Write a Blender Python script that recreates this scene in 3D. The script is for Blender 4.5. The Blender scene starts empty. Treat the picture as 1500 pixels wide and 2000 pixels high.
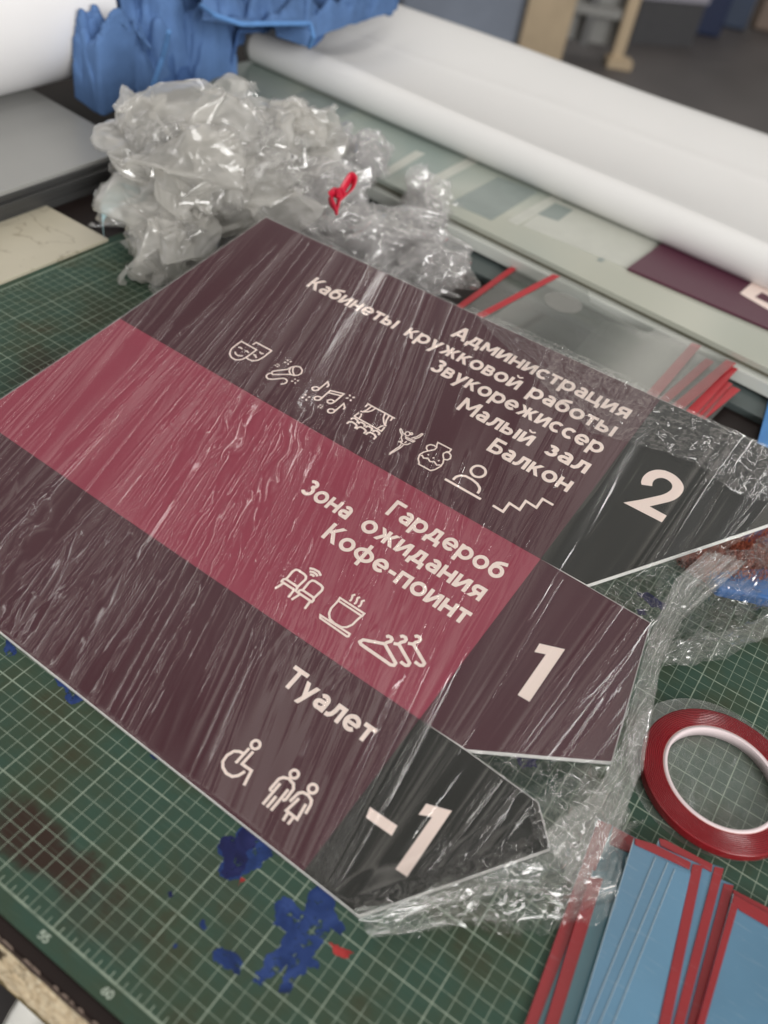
import bpy, bmesh, math, random
import numpy as np
from mathutils import Vector, Matrix

# ------------------------------------------------------------------ camera, world, lamps, exposure
SC = bpy.context.scene
COL = SC.collection
CM = 0.01                                   # everything below is measured in centimetres of the cutting mat

F_PX = 1802.24                              # focal length in pixels of the 1500 x 2000 photograph
CAM = np.array([75.82432, -12.94328, 56.23462])
RV = np.array([2.1907482, 0.7477186, -0.1098111])


def rod(r):
    t = np.linalg.norm(r)
    k = r / t
    K = np.array([[0, -k[2], k[1]], [k[2], 0, -k[0]], [-k[1], k[0], 0]])
    return np.eye(3) + math.sin(t) * K + (1 - math.cos(t)) * K @ K


RCAM = rod(RV)
cam_data = bpy.data.cameras.new('camera')
cam = bpy.data.objects.new('camera', cam_data)
COL.objects.link(cam)
cam_data.sensor_fit = 'VERTICAL'
cam_data.sensor_height = 24.0
cam_data.sensor_width = 18.0
cam_data.lens = 24.0 * F_PX / 2000.0
cam_data.clip_start = 0.02
cam_data.clip_end = 60.0
m = Matrix(((RCAM[0][0], -RCAM[1][0], -RCAM[2][0]), (RCAM[0][1], -RCAM[1][1], -RCAM[2][1]), (RCAM[0][2], -RCAM[1][2], -RCAM[2][2]))).to_4x4()
m.translation = Vector(CAM * CM)
cam.matrix_world = m
cam_data.dof.use_dof = True
cam_data.dof.focus_distance = 0.745
cam_data.dof.aperture_fstop = 2.7
SC.camera = cam

world = bpy.data.worlds.new('World')
SC.world = world
world.use_nodes = True


def build_world():
    """the unlit part of the workshop: pale ceiling, dark lower half, uneven patches and bands added for reflections"""
    nt = world.node_tree
    n = nt.nodes
    l = nt.links
    n.clear()
    out = n.new('ShaderNodeOutputWorld')
    bg = n.new('ShaderNodeBackground')
    tc = n.new('ShaderNodeTexCoord')
    sep = n.new('ShaderNodeSeparateXYZ')
    l.new(tc.outputs['Generated'], sep.inputs[0])
    ramp = n.new('ShaderNodeValToRGB')
    ramp.color_ramp.elements[0].position = 0.30
    ramp.color_ramp.elements[0].color = (0.07, 0.065, 0.06, 1)
    ramp.color_ramp.elements[1].position = 1.0
    ramp.color_ramp.elements[1].color = (0.62, 0.62, 0.60, 1)
    e = ramp.color_ramp.elements.new(0.50)
    e.color = (0.20, 0.20, 0.195, 1)
    e = ramp.color_ramp.elements.new(0.72)
    e.color = (0.52, 0.52, 0.51, 1)
    mp = n.new('ShaderNodeMath')
    mp.operation = 'MULTIPLY_ADD'
    mp.inputs[1].default_value = 0.5
    mp.inputs[2].default_value = 0.5
    l.new(sep.outputs['Z'], mp.inputs[0])
    l.new(mp.outputs[0], ramp.inputs[0])
    noi = n.new('ShaderNodeTexNoise')
    noi.inputs['Scale'].default_value = 3.2
    noi.inputs['Detail'].default_value = 2.0
    l.new(tc.outputs['Generated'], noi.inputs['Vector'])
    nr = n.new('ShaderNodeMapRange')
    nr.inputs[1].default_value = 0.38
    nr.inputs[2].default_value = 0.62
    nr.inputs[3].default_value = 0.35
    nr.inputs[4].default_value = 1.75
    l.new(noi.outputs['Fac'], nr.inputs[0])
    mul = n.new('ShaderNodeMix')
    mul.data_type = 'RGBA'
    mul.blend_type = 'MULTIPLY'
    mul.inputs[0].default_value = 1.0
    l.new(ramp.outputs[0], mul.inputs[6])
    l.new(nr.outputs[0], mul.inputs[7])

    # soft glow bands added overhead for film reflections, in the direction's x / z
    def mth(op, a, b=None, c=None):
        q = n.new('ShaderNodeMath')
        q.operation = op
        for i, s in enumerate((a, b, c)):
            if s is None:
                continue
            if isinstance(s, (int, float)):
                q.inputs[i].default_value = s
            else:
                l.new(s, q.inputs[i])
        return q.outputs[0]
    zc = mth('MAXIMUM', sep.outputs['Z'], 0.05)
    px = mth('DIVIDE', sep.outputs['X'], zc)
    py = mth('DIVIDE', sep.outputs['Y'], zc)
    ph = mth('MULTIPLY_ADD', px, 2 * math.pi / 0.36, mth('MULTIPLY', mth('SINE', mth('MULTIPLY', py, 1.3)), 0.5))
    band = mth('POWER', mth('MULTIPLY_ADD', mth('SINE', ph), 0.5, 0.5), 2.6)
    fade = n.new('ShaderNodeMapRange')
    fade.interpolation_type = 'SMOOTHSTEP'
    fade.inputs[1].default_value = 0.28
    fade.inputs[2].default_value = 0.55
    l.new(sep.outputs['Z'], fade.inputs[0])
    # uneven brightness along and between the added bands
    vary = mth('MULTIPLY_ADD', nr.outputs[0], 0.45, 0.35)
    glow = mth('MULTIPLY', mth('MULTIPLY', band, fade.outputs[0]), mth('MULTIPLY', vary, 2.7))
    wm = n.new('ShaderNodeMix')
    wm.data_type = 'RGBA'
    wm.blend_type = 'ADD'
    wm.inputs[0].default_value = 1.0
    warm = n.new('ShaderNodeMix')
    warm.data_type = 'RGBA'
    warm.blend_type = 'MULTIPLY'
    warm.inputs[0].default_value = 1.0
    warm.inputs[6].default_value = (1.0, 0.92, 0.83, 1)
    l.new(glow, warm.inputs[7])
    l.new(mul.outputs[2], wm.inputs[6])
    l.new(warm.outputs[2], wm.inputs[7])
    l.new(wm.outputs[2], bg.inputs['Color'])
    bg.inputs['Strength'].default_value = 0.40
    l.new(bg.outputs[0], out.inputs[0])


build_world()


def area_lamp(name, loc, target, sx, sy, watts, colour, roll=0.0):
    d = bpy.data.lights.new(name, 'AREA')
    d.shape = 'RECTANGLE'
    d.size = sx
    d.size_y = sy
    d.energy = watts
    d.color = colour
    o = bpy.data.objects.new(name, d)
    COL.objects.link(o)
    v = Vector(target) - Vector(loc)
    o.rotation_euler = v.to_track_quat('-Z', 'Y').to_euler()
    o.location = loc
    o.rotation_euler.rotate_axis('Z', roll)
    return o


# a broad window behind and to the right of the photographer
area_lamp('window_light', (7.0, -3.4, 3.0), (0.2, 0.6, 0.05), 4.2, 3.0, 560, (1.0, 0.985, 0.96))
# thin strip lamps added over the bench to put glints in the film
area_lamp('glint_strip', (0.62, 2.2, 2.5), (0.62, 2.2, 0.0), 0.03, 4.2, 9.0, (1.0, 0.98, 0.95), 0.05)
area_lamp('glint_strip', (-1.2, 2.2, 2.5), (-1.2, 2.2, 0.0), 0.03, 4.2, 4.0, (1.0, 0.98, 0.95), 0.1)
area_lamp('glint_strip', (-2.9, 2.2, 2.5), (-2.9, 2.2, 0.0), 0.03, 4.2, 4.0, (1.0, 0.95, 0.88), 0.0)

SC.view_settings.view_transform = 'Standard'
SC.view_settings.look = 'None'
SC.view_settings.exposure = 0.16
SC.view_settings.gamma = 1.0
SC.view_settings.use_curve_mapping = False
SC.render.engine = 'CYCLES'
SC.cycles.max_bounces = 24
SC.cycles.transparent_max_bounces = 48
SC.cycles.glossy_bounces = 6
SC.cycles.transmission_bounces = 8
SC.cycles.caustics_reflective = False
SC.cycles.caustics_refractive = False
SC.cycles.sample_clamp_indirect = 6.0


# ------------------------------------------------------------------ helpers
def at(px, py, z=0.0):
    """the point at height z (cm) on the sight line of a pixel of the photograph"""
    d = RCAM.T @ np.array([(px - 750) / F_PX, (py - 1000) / F_PX, 1.0])
    return CAM + d * (z - CAM[2]) / d[2]


def px_size(p):
    """cm covered by one photograph pixel at point p"""
    return (RCAM @ (np.asarray(p) - CAM))[2] / F_PX


BASE = {}


def tag(o, label=None, cat=None, group=None, kind=None):
    if label:
        o['label'] = label
    if cat:
        o['category'] = cat
    if group:
        o['group'] = group
    if kind:
        o['kind'] = kind
    return o


def thing(name, base, label, cat, group=None):
    o = bpy.data.objects.new(name, None)
    o.empty_display_size = 0.02
    COL.objects.link(o)
    o.location = Vector(np.asarray(base, float) * CM)
    BASE[o.name] = np.asarray(base, float)
    return tag(o, label, cat, group)


def link(name, me, mat, parent, base):
    o = bpy.data.objects.new(name, me)
    COL.objects.link(o)
    if mat is not None:
        me.materials.append(mat)
    if parent is not None:
        o.parent = parent
        BASE[o.name] = BASE[parent.name]
    else:
        o.location = Vector(base * CM)
        BASE[o.name] = base
    return o


def mesh(name, verts, faces, mat, parent=None, smooth=False):
    """one mesh object from world points in cm; its origin sits at its thing's base"""
    v = np.asarray(verts, float)
    if parent is not None:
        b = BASE[parent.name]
    else:
        b = np.array([(v[:, 0].min() + v[:, 0].max()) / 2, (v[:, 1].min() + v[:, 1].max()) / 2, v[:, 2].min()])
    me = bpy.data.meshes.new(name)
    if isinstance(faces, np.ndarray):
        n, k = faces.shape
        me.vertices.add(len(v))
        me.vertices.foreach_set('co', ((v - b) * CM).astype(np.float32).ravel())
        me.loops.add(n * k)
        me.loops.foreach_set('vertex_index', faces.astype(np.int32).ravel())
        me.polygons.add(n)
        me.polygons.foreach_set('loop_start', np.arange(0, n * k, k, dtype=np.int32))
        me.polygons.foreach_set('loop_total', np.full(n, k, np.int32))
        me.update(calc_edges=True)
        me.validate()
    else:
        me.from_pydata(((v - b) * CM).tolist(), [], faces)
        me.update()
    if smooth:
        me.polygons.foreach_set('use_smooth', [True] * len(me.polygons))
    return link(name, me, mat, parent, b)


def grid_faces(nu, nv, closed_u=False):
    i = np.arange(nu if closed_u else nu - 1)
    j = np.arange(nv - 1)
    I, J = np.meshgrid(i, j, indexing='ij')
    I = I.ravel()
    J = J.ravel()
    I2 = (I + 1) % nu
    return np.stack([I * nv + J, I2 * nv + J, I2 * nv + J + 1, I * nv + J + 1], 1)


def tube(pts, r, n=8, close=False):
    """verts, faces of a tube along points (cm)"""
    pts = np.asarray(pts, float)
    k = len(pts)
    rr = np.full(k, r) if np.isscalar(r) else np.asarray(r)
    T = np.gradient(pts, axis=0)
    T /= np.linalg.norm(T, axis=1)[:, None] + 1e-9
    up = np.array([0.13, 0.21, 0.97])
    A = np.cross(T, up)
    A /= np.linalg.norm(A, axis=1)[:, None] + 1e-9
    B = np.cross(T, A)
    th = np.linspace(0, 2 * np.pi, n, endpoint=False)
    V = pts[:, None, :] + rr[:, None, None] * (np.cos(th)[None, :, None] * A[:, None, :] + np.sin(th)[None, :, None] * B[:, None, :])
    F = []
    for i in range(k - 1):
        for j in range(n):
            F.append((i * n + j, i * n + (j + 1) % n, (i + 1) * n + (j + 1) % n, (i + 1) * n + j))
    F.append(tuple(range(n))[::-1])
    F.append(tuple((k - 1) * n + j for j in range(n)))
    return V.reshape(-1, 3), F


def join(parts):
    V = []
    F = []
    n = 0
    for v, f in parts:
        v = np.asarray(v, float)
        V.append(v)
        F += [tuple(int(i) + n for i in q) for q in f]
        n += len(v)
    return np.vstack(V), F


def prism(poly, z0, z1):
    """closed prism over a world outline (x, y) from z0 to z1"""
    poly = [tuple(p[:2]) for p in poly]
    a = sum(poly[i][0] * poly[(i + 1) % len(poly)][1] - poly[(i + 1) % len(poly)][0] * poly[i][1] for i in range(len(poly)))
    if a < 0:
        poly = poly[::-1]
    n = len(poly)
    V = [(x, y, z0) for x, y in poly] + [(x, y, z1) for x, y in poly]
    F = [tuple(range(n))[::-1], tuple(range(n, 2 * n))]
    F += [(i, (i + 1) % n, n + (i + 1) % n, n + i) for i in range(n)]
    return V, F


def bevel(o, w, seg=2):
    md = o.modifiers.new('bevel', 'BEVEL')
    md.width = w * CM
    md.segments = seg
    md.limit_method = 'ANGLE'
    return o


def oriented_box(c, ax, ay, sx, sy, z0, z1):
    c = np.asarray(c[:2], float)
    ax = np.asarray(ax[:2], float)
    ax = ax / np.linalg.norm(ax)
    ay = np.array([-ax[1], ax[0]]) if ay is None else np.asarray(ay[:2], float)
    P = [c - ax * sx / 2 - ay * sy / 2, c + ax * sx / 2 - ay * sy / 2, c + ax * sx / 2 + ay * sy / 2, c - ax * sx / 2 + ay * sy / 2]
    return prism(P, z0, z1)


# ---- numpy noise
def _hash(i, j, seed):
    h = (i.astype(np.int64) * 374761393 + j.astype(np.int64) * 668265263 + seed * 144665) & 0x7fffffff
    h = ((h ^ (h >> 13)) * 1274126177) & 0x7fffffff
    return ((h ^ (h >> 16)) & 0xffff) / 65535.0


def vnoise(x, y, seed=0):
    """smooth value noise in 0..1"""
    xi = np.floor(x)
    yi = np.floor(y)
    fx = x - xi
    fy = y - yi
    fx = fx * fx * fx * (fx * (fx * 6 - 15) + 10)
    fy = fy * fy * fy * (fy * (fy * 6 - 15) + 10)
    a = _hash(xi, yi, seed)
    b = _hash(xi + 1, yi, seed)
    c = _hash(xi, yi + 1, seed)
    d = _hash(xi + 1, yi + 1, seed)
    return (a * (1 - fx) + b * fx) * (1 - fy) + (c * (1 - fx) + d * fx) * fy


def ridge(x, y, seed):
    """sharp crests on a smooth field, 0..1"""
    return 1 - np.abs(2 * vnoise(x, y, seed) - 1)


def tri(x):
    return np.abs((x % 1.0) * 2 - 1) * 2 - 1


def folds(P, freqs, amps, seed, warp=0.4):
    """crumple: many piecewise-linear folds along random directions; returns an (N, 3) push"""
    rng = np.random.RandomState(seed)
    out = np.zeros_like(P)
    Q = P.copy()
    for f, a in zip(freqs, amps):
        for _ in range(3):
            d = rng.normal(size=3)
            d /= np.linalg.norm(d)
            e = rng.normal(size=3)
            e /= np.linalg.norm(e)
            w = warp * np.sin((Q @ rng.normal(size=3)) * f * 1.7 + rng.rand() * 6)
            push = (tri(Q @ d * f + rng.rand() * 7 + w) * a)[:, None] * e
            out += push
            Q = Q + push * 0.6
    return out


def facets(P, cells, amps, seed):
    """crumple made of flat facets and sharp creases; returns a push with as many columns as given sets of sites"""
    P = np.asarray(P, np.float32)
    d = P.shape[1]
    lo = P.min(0) - 0.01
    hi = P.max(0) + 0.01
    out = np.zeros((len(P), 3), np.float32)
    rng = np.random.RandomState(seed)
    for cell, amp in zip(cells, amps):
        for c in range(3):
            f = []
            for _ in range(2):
                n = [max(1, int(math.ceil((hi[k] - lo[k]) / cell)) + 1) for k in range(d)]
                g = np.stack(np.meshgrid(*[np.arange(m_) for m_ in n], indexing='ij'), -1).reshape(-1, d).astype(np.float32)
                s = lo + (g - 0.25 + rng.rand(*g.shape) * 0.98) * cell
                s = s.astype(np.float32)
                s2 = (s * s).sum(1)
                r = np.empty(len(P), np.float32)
                step = 6000
                for k in range(0, len(P), step):
                    q = P[k:k + step]
                    # only the sites near this chunk matter
                    m0 = q.min(0) - 1.6 * cell
                    m1 = q.max(0) + 1.6 * cell
                    sel = ((s >= m0) & (s <= m1)).all(1)
                    if not sel.any():
                        sel[:] = True
                    r[k:k + step] = (2 * q @ s[sel].T - s2[sel]).max(1)
                f.append(r)
            out[:, c] += amp * (f[0] - f[1]) / (0.30 * cell * cell)
    return out.astype(float)


def smooth01(a, b, x):
    t = np.clip((x - a) / (b - a), 0, 1)
    return t * t * (3 - 2 * t)


def ramp(nodes, stops, interp='LINEAR'):
    r = nodes.new('ShaderNodeValToRGB')
    r.color_ramp.interpolation = interp
    el = r.color_ramp.elements
    while len(el) < len(stops):
        el.new(0.5)
    for e, (p, c) in zip(el, stops):
        e.position = p
        e.color = (*c, 1) if len(c) == 3 else c
    return r


# ------------------------------------------------------------------ materials
MATS = {}


def principled(name, colour, rough=0.5, var=0.12, scale=40.0, bump=0.0, bscale=200.0, spec=0.5, coat=0.0, metal=0.0, sub=0.0, trans=0.0, alpha=1.0):
    """plain surface with a little uneven tone and grain"""
    if name in MATS:
        return MATS[name]
    mt = bpy.data.materials.new(name)
    mt.use_nodes = True
    nt = mt.node_tree
    n = nt.nodes
    l = nt.links
    b = n['Principled BSDF']
    tc = n.new('ShaderNodeTexCoord')
    noi = n.new('ShaderNodeTexNoise')
    noi.inputs['Scale'].default_value = scale
    noi.inputs['Detail'].default_value = 5
    noi.inputs['Roughness'].default_value = 0.6
    l.new(tc.outputs['Object'], noi.inputs['Vector'])
    c = np.array(colour)
    r = ramp(n, [(0.25, tuple(np.clip(c * (1 - var), 0, 1))), (0.75, tuple(np.clip(c * (1 + var), 0, 1)))])
    l.new(noi.outputs['Fac'], r.inputs[0])
    l.new(r.outputs[0], b.inputs['Base Color'])
    rr = n.new('ShaderNodeMapRange')
    rr.inputs[3].default_value = max(0.02, rough * 0.8)
    rr.inputs[4].default_value = min(1.0, rough * 1.2)
    l.new(noi.outputs['Fac'], rr.inputs[0])
    l.new(rr.outputs[0], b.inputs['Roughness'])
    b.inputs['Specular IOR Level'].default_value = spec
    b.inputs['Coat Weight'].default_value = coat
    b.inputs['Metallic'].default_value = metal
    b.inputs['Subsurface Weight'].default_value = sub
    b.inputs['Transmission Weight'].default_value = trans
    b.inputs['Alpha'].default_value = alpha
    if bump > 0:
        nb = n.new('ShaderNodeTexNoise')
        nb.inputs['Scale'].default_value = bscale
        nb.inputs['Detail'].default_value = 4
        l.new(tc.outputs['Object'], nb.inputs['Vector'])
        bp = n.new('ShaderNodeBump')
        bp.inputs['Strength'].default_value = bump
        bp.inputs['Distance'].default_value = 0.002
        l.new(nb.outputs['Fac'], bp.inputs['Height'])
        l.new(bp.outputs[0], b.inputs['Normal'])
    MATS[name] = mt
    return mt


def film(name, base=0.05, edge=0.9, rough=0.1, haze=0.03, tint=(1, 1, 1), hazecol=(0.9, 0.9, 0.88), bump=0.15, bscale=(180, 180, 180), power=4.0, trans_haze=0.5, rough2=None, share2=0.3):
    """clear plastic film: see-through, with a mirror sheen that grows at a slant and a faint milky veil"""
    if name in MATS:
        return MATS[name]
    mt = bpy.data.materials.new(name)
    mt.use_nodes = True
    nt = mt.node_tree
    n = nt.nodes
    l = nt.links
    n.clear()
    out = n.new('ShaderNodeOutputMaterial')
    tr = n.new('ShaderNodeBsdfTransparent')
    tr.inputs[0].default_value = (*tint, 1)
    gl = n.new('ShaderNodeBsdfGlossy')
    gl.inputs['Roughness'].default_value = rough
    gl.inputs['Color'].default_value = (0.97, 0.97, 0.97, 1)
    gsock = gl.outputs[0]
    g2 = None
    if rough2 is not None:
        g2 = n.new('ShaderNodeBsdfGlossy')
        g2.inputs['Roughness'].default_value = rough2
        g2.inputs['Color'].default_value = (0.97, 0.97, 0.97, 1)
        gm = n.new('ShaderNodeMixShader')
        gm.inputs[0].default_value = share2
        l.new(gl.outputs[0], gm.inputs[1])
        l.new(g2.outputs[0], gm.inputs[2])
        gsock = gm.outputs[0]
    tc = n.new('ShaderNodeTexCoord')
    mp = n.new('ShaderNodeMapping')
    mp.inputs['Scale'].default_value = bscale
    l.new(tc.outputs['Object'], mp.inputs[0])
    nb = n.new('ShaderNodeTexNoise')
    nb.inputs['Scale'].default_value = 1.0
    nb.inputs['Detail'].default_value = 3
    l.new(mp.outputs[0], nb.inputs['Vector'])
    bp = n.new('ShaderNodeBump')
    bp.inputs['Strength'].default_value = bump
    bp.inputs['Distance'].default_value = 0.0015
    l.new(nb.outputs['Fac'], bp.inputs['Height'])
    if bump > 0:
        l.new(bp.outputs[0], gl.inputs['Normal'])
        if g2 is not None:
            l.new(bp.outputs[0], g2.inputs['Normal'])
    lw = n.new('ShaderNodeLayerWeight')
    lw.inputs['Blend'].default_value = 0.5
    if bump > 0:
        l.new(bp.outputs[0], lw.inputs['Normal'])
    pw = n.new('ShaderNodeMath')
    pw.operation = 'POWER'
    pw.inputs[1].default_value = power
    l.new(lw.outputs['Facing'], pw.inputs[0])
    fr = n.new('ShaderNodeMapRange')
    fr.inputs[3].default_value = base
    fr.inputs[4].default_value = edge
    l.new(pw.outputs[0], fr.inputs[0])
    mx = n.new('ShaderNodeMixShader')
    l.new(fr.outputs[0], mx.inputs[0])
    l.new(tr.outputs[0], mx.inputs[1])
    l.new(gsock, mx.inputs[2])
    df = n.new('ShaderNodeBsdfDiffuse')
    df.inputs[0].default_value = (*hazecol, 1)
    tl = n.new('ShaderNodeBsdfTranslucent')
    tl.inputs[0].default_value = (*hazecol, 1)
    mh = n.new('ShaderNodeMixShader')
    mh.inputs[0].default_value = trans_haze
    l.new(df.outputs[0], mh.inputs[1])
    l.new(tl.outputs[0], mh.inputs[2])
    mz = n.new('ShaderNodeMixShader')
    mz.inputs[0].default_value = haze
    l.new(mx.outputs[0], mz.inputs[1])
    l.new(mh.outputs[0], mz.inputs[2])
    l.new(mz.outputs[0], out.inputs[0])
    MATS[name] = mt
    return mt


# ------------------------------------------------------------------ the setting: floor and workbench
FLOOR_Z = -76.0
fl = mesh('floor', [(-900, -300, FLOOR_Z), (900, -300, FLOOR_Z), (900, 1600, FLOOR_Z), (-900, 1600, FLOOR_Z)], [(0, 1, 2, 3)],
          principled('worn_concrete', (0.075, 0.068, 0.068), 0.55, 0.35, 1.6, 0.2, 30))
tag(fl, kind='structure')

TOP = -0.3
bench = thing('workbench', (40, 60, FLOOR_Z), 'dark laminate workbench with a chipped bare particleboard front edge under the green mat', 'workbench')
V, F = prism([(-190, -2.02), (190, -2.02), (190, 168), (-190, 168)], -3.2, TOP)
wt = mesh('worktop', V, F, principled('dark_laminate', (0.017, 0.011, 0.010), 0.5, 0.35, 9, 0.1, 60, spec=0.18), bench)
bevel(wt, 0.25, 3)


def particleboard():
    mt = bpy.data.materials.new('particleboard')
    mt.use_nodes = True
    n = mt.node_tree.nodes
    l = mt.node_tree.links
    b = n['Principled BSDF']
    tc = n.new('ShaderNodeTexCoord')
    vo = n.new('ShaderNodeTexVoronoi')
    vo.inputs['Scale'].default_value = 330
    l.new(tc.outputs['Object'], vo.inputs['Vector'])
    no = n.new('ShaderNodeTexNoise')
    no.inputs['Scale'].default_value = 60
    no.inputs['Detail'].default_value = 6
    l.new(tc.outputs['Object'], no.inputs['Vector'])
    r = ramp(n, [(0.0, (0.46, 0.35, 0.22)), (0.45, (0.66, 0.53, 0.35)), (1.0, (0.76, 0.66, 0.48))])
    l.new(vo.outputs['Color'], r.inputs[0])
    r2 = ramp(n, [(0.33, (0.10, 0.08, 0.06)), (0.40, (1, 1, 1))])
    l.new(no.outputs['Fac'], r2.inputs[0])
    mx = n.new('ShaderNodeMix')
    mx.data_type = 'RGBA'
    mx.blend_type = 'MULTIPLY'
    mx.inputs[0].default_value = 1
    l.new(r.outputs[0], mx.inputs[6])
    l.new(r2.outputs[0], mx.inputs[7])
    l.new(mx.outputs[2], b.inputs['Base Color'])
    b.inputs['Roughness'].default_value = 0.9
    bp = n.new('ShaderNodeBump')
    bp.inputs['Strength'].default_value = 0.9
    bp.inputs['Distance'].default_value = 0.002
    l.new(no.outputs['Fac'], bp.inputs['Height'])
    l.new(bp.outputs[0], b.inputs['Normal'])
    return mt


# the bare, broken front edge of the board: a rough face that leans out a little
rng = np.random.RandomState(4)
nu, nv = 700, 26
U = np.linspace(-190, 190, nu)
T = np.linspace(0, 1, nv)
UU, TT = np.meshgrid(U, T, indexing='ij')
zz = -0.78 - 3.5 * TT
yy = -2.09 - 0.78 * np.sin(TT * 1.3) + 0.16 * (vnoise(UU * 1.2, TT * 7, 3) - 0.5) + 0.14 * (vnoise(UU * 4, TT * 14, 5) - 0.5)
mesh('front_edge', np.stack([UU.ravel(), yy.ravel(), zz.ravel()], 1), grid_faces(nu, nv), particleboard(), bench, True)
# lower plank edge under it, and a torn line of laminate along the top
V, F = prism([(-190, -2.78), (190, -2.78), (190, -0.7), (-190, -0.7)], -5.4, -4.3)
mesh('lower_edge', V, F, principled('olive_edge', (0.20, 0.15, 0.07), 0.7, 0.25, 30, 0.3, 90), bench)
U = np.linspace(-190, 190, 600)
w = 0.07 + 0.08 * vnoise(U * 0.9, U * 0, 8)
lip = [(u, -2.05 - ww, -0.55) for u, ww in zip(U, w)] + [(u, -2.03, -0.42) for u in U] + [(u, -2.07 - ww * 0.6, -0.85) for u, ww in zip(U, w)]
nn = len(U)
F = [(i, i + 1, nn + i + 1, nn + i) for i in range(nn - 1)] + [(2 * nn + i, 2 * nn + i + 1, i + 1, i) for i in range(nn - 1)]
mesh('edge_lip', lip, F, principled('brown_lip', (0.060, 0.042, 0.034), 0.55, 0.5, 60, 0.4, 120), bench, True)
for k in range(14):
    u = (50.6, 52.4, 53.1, 54.9, 55.5, 57.3, 57.9, 58.4, 59.2, 60.3, 61.0, 61.9, 62.6, 63.4)[k]
    ln = rng.uniform(0.25, 1.1)
    V, F = prism([(u, -2.04), (u + ln, -2.06), (u + ln * 0.8, -1.96), (u + ln * 0.2, -1.94)], -0.42, TOP + 0.03)
    mesh('laminate_chip', V, F, principled('chip', (0.22, 0.16, 0.13), 0.7), bench)
for sx in (-180, 176):
    for sy in (2, 160):
        V, F = prism([(sx, sy), (sx + 5, sy), (sx + 5, sy + 5), (sx, sy + 5)], FLOOR_Z, -3.3)
        mesh('leg', V, F, principled('leg_steel', (0.05, 0.05, 0.05), 0.5), bench)

# ------------------------------------------------------------------ cutting mat


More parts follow.
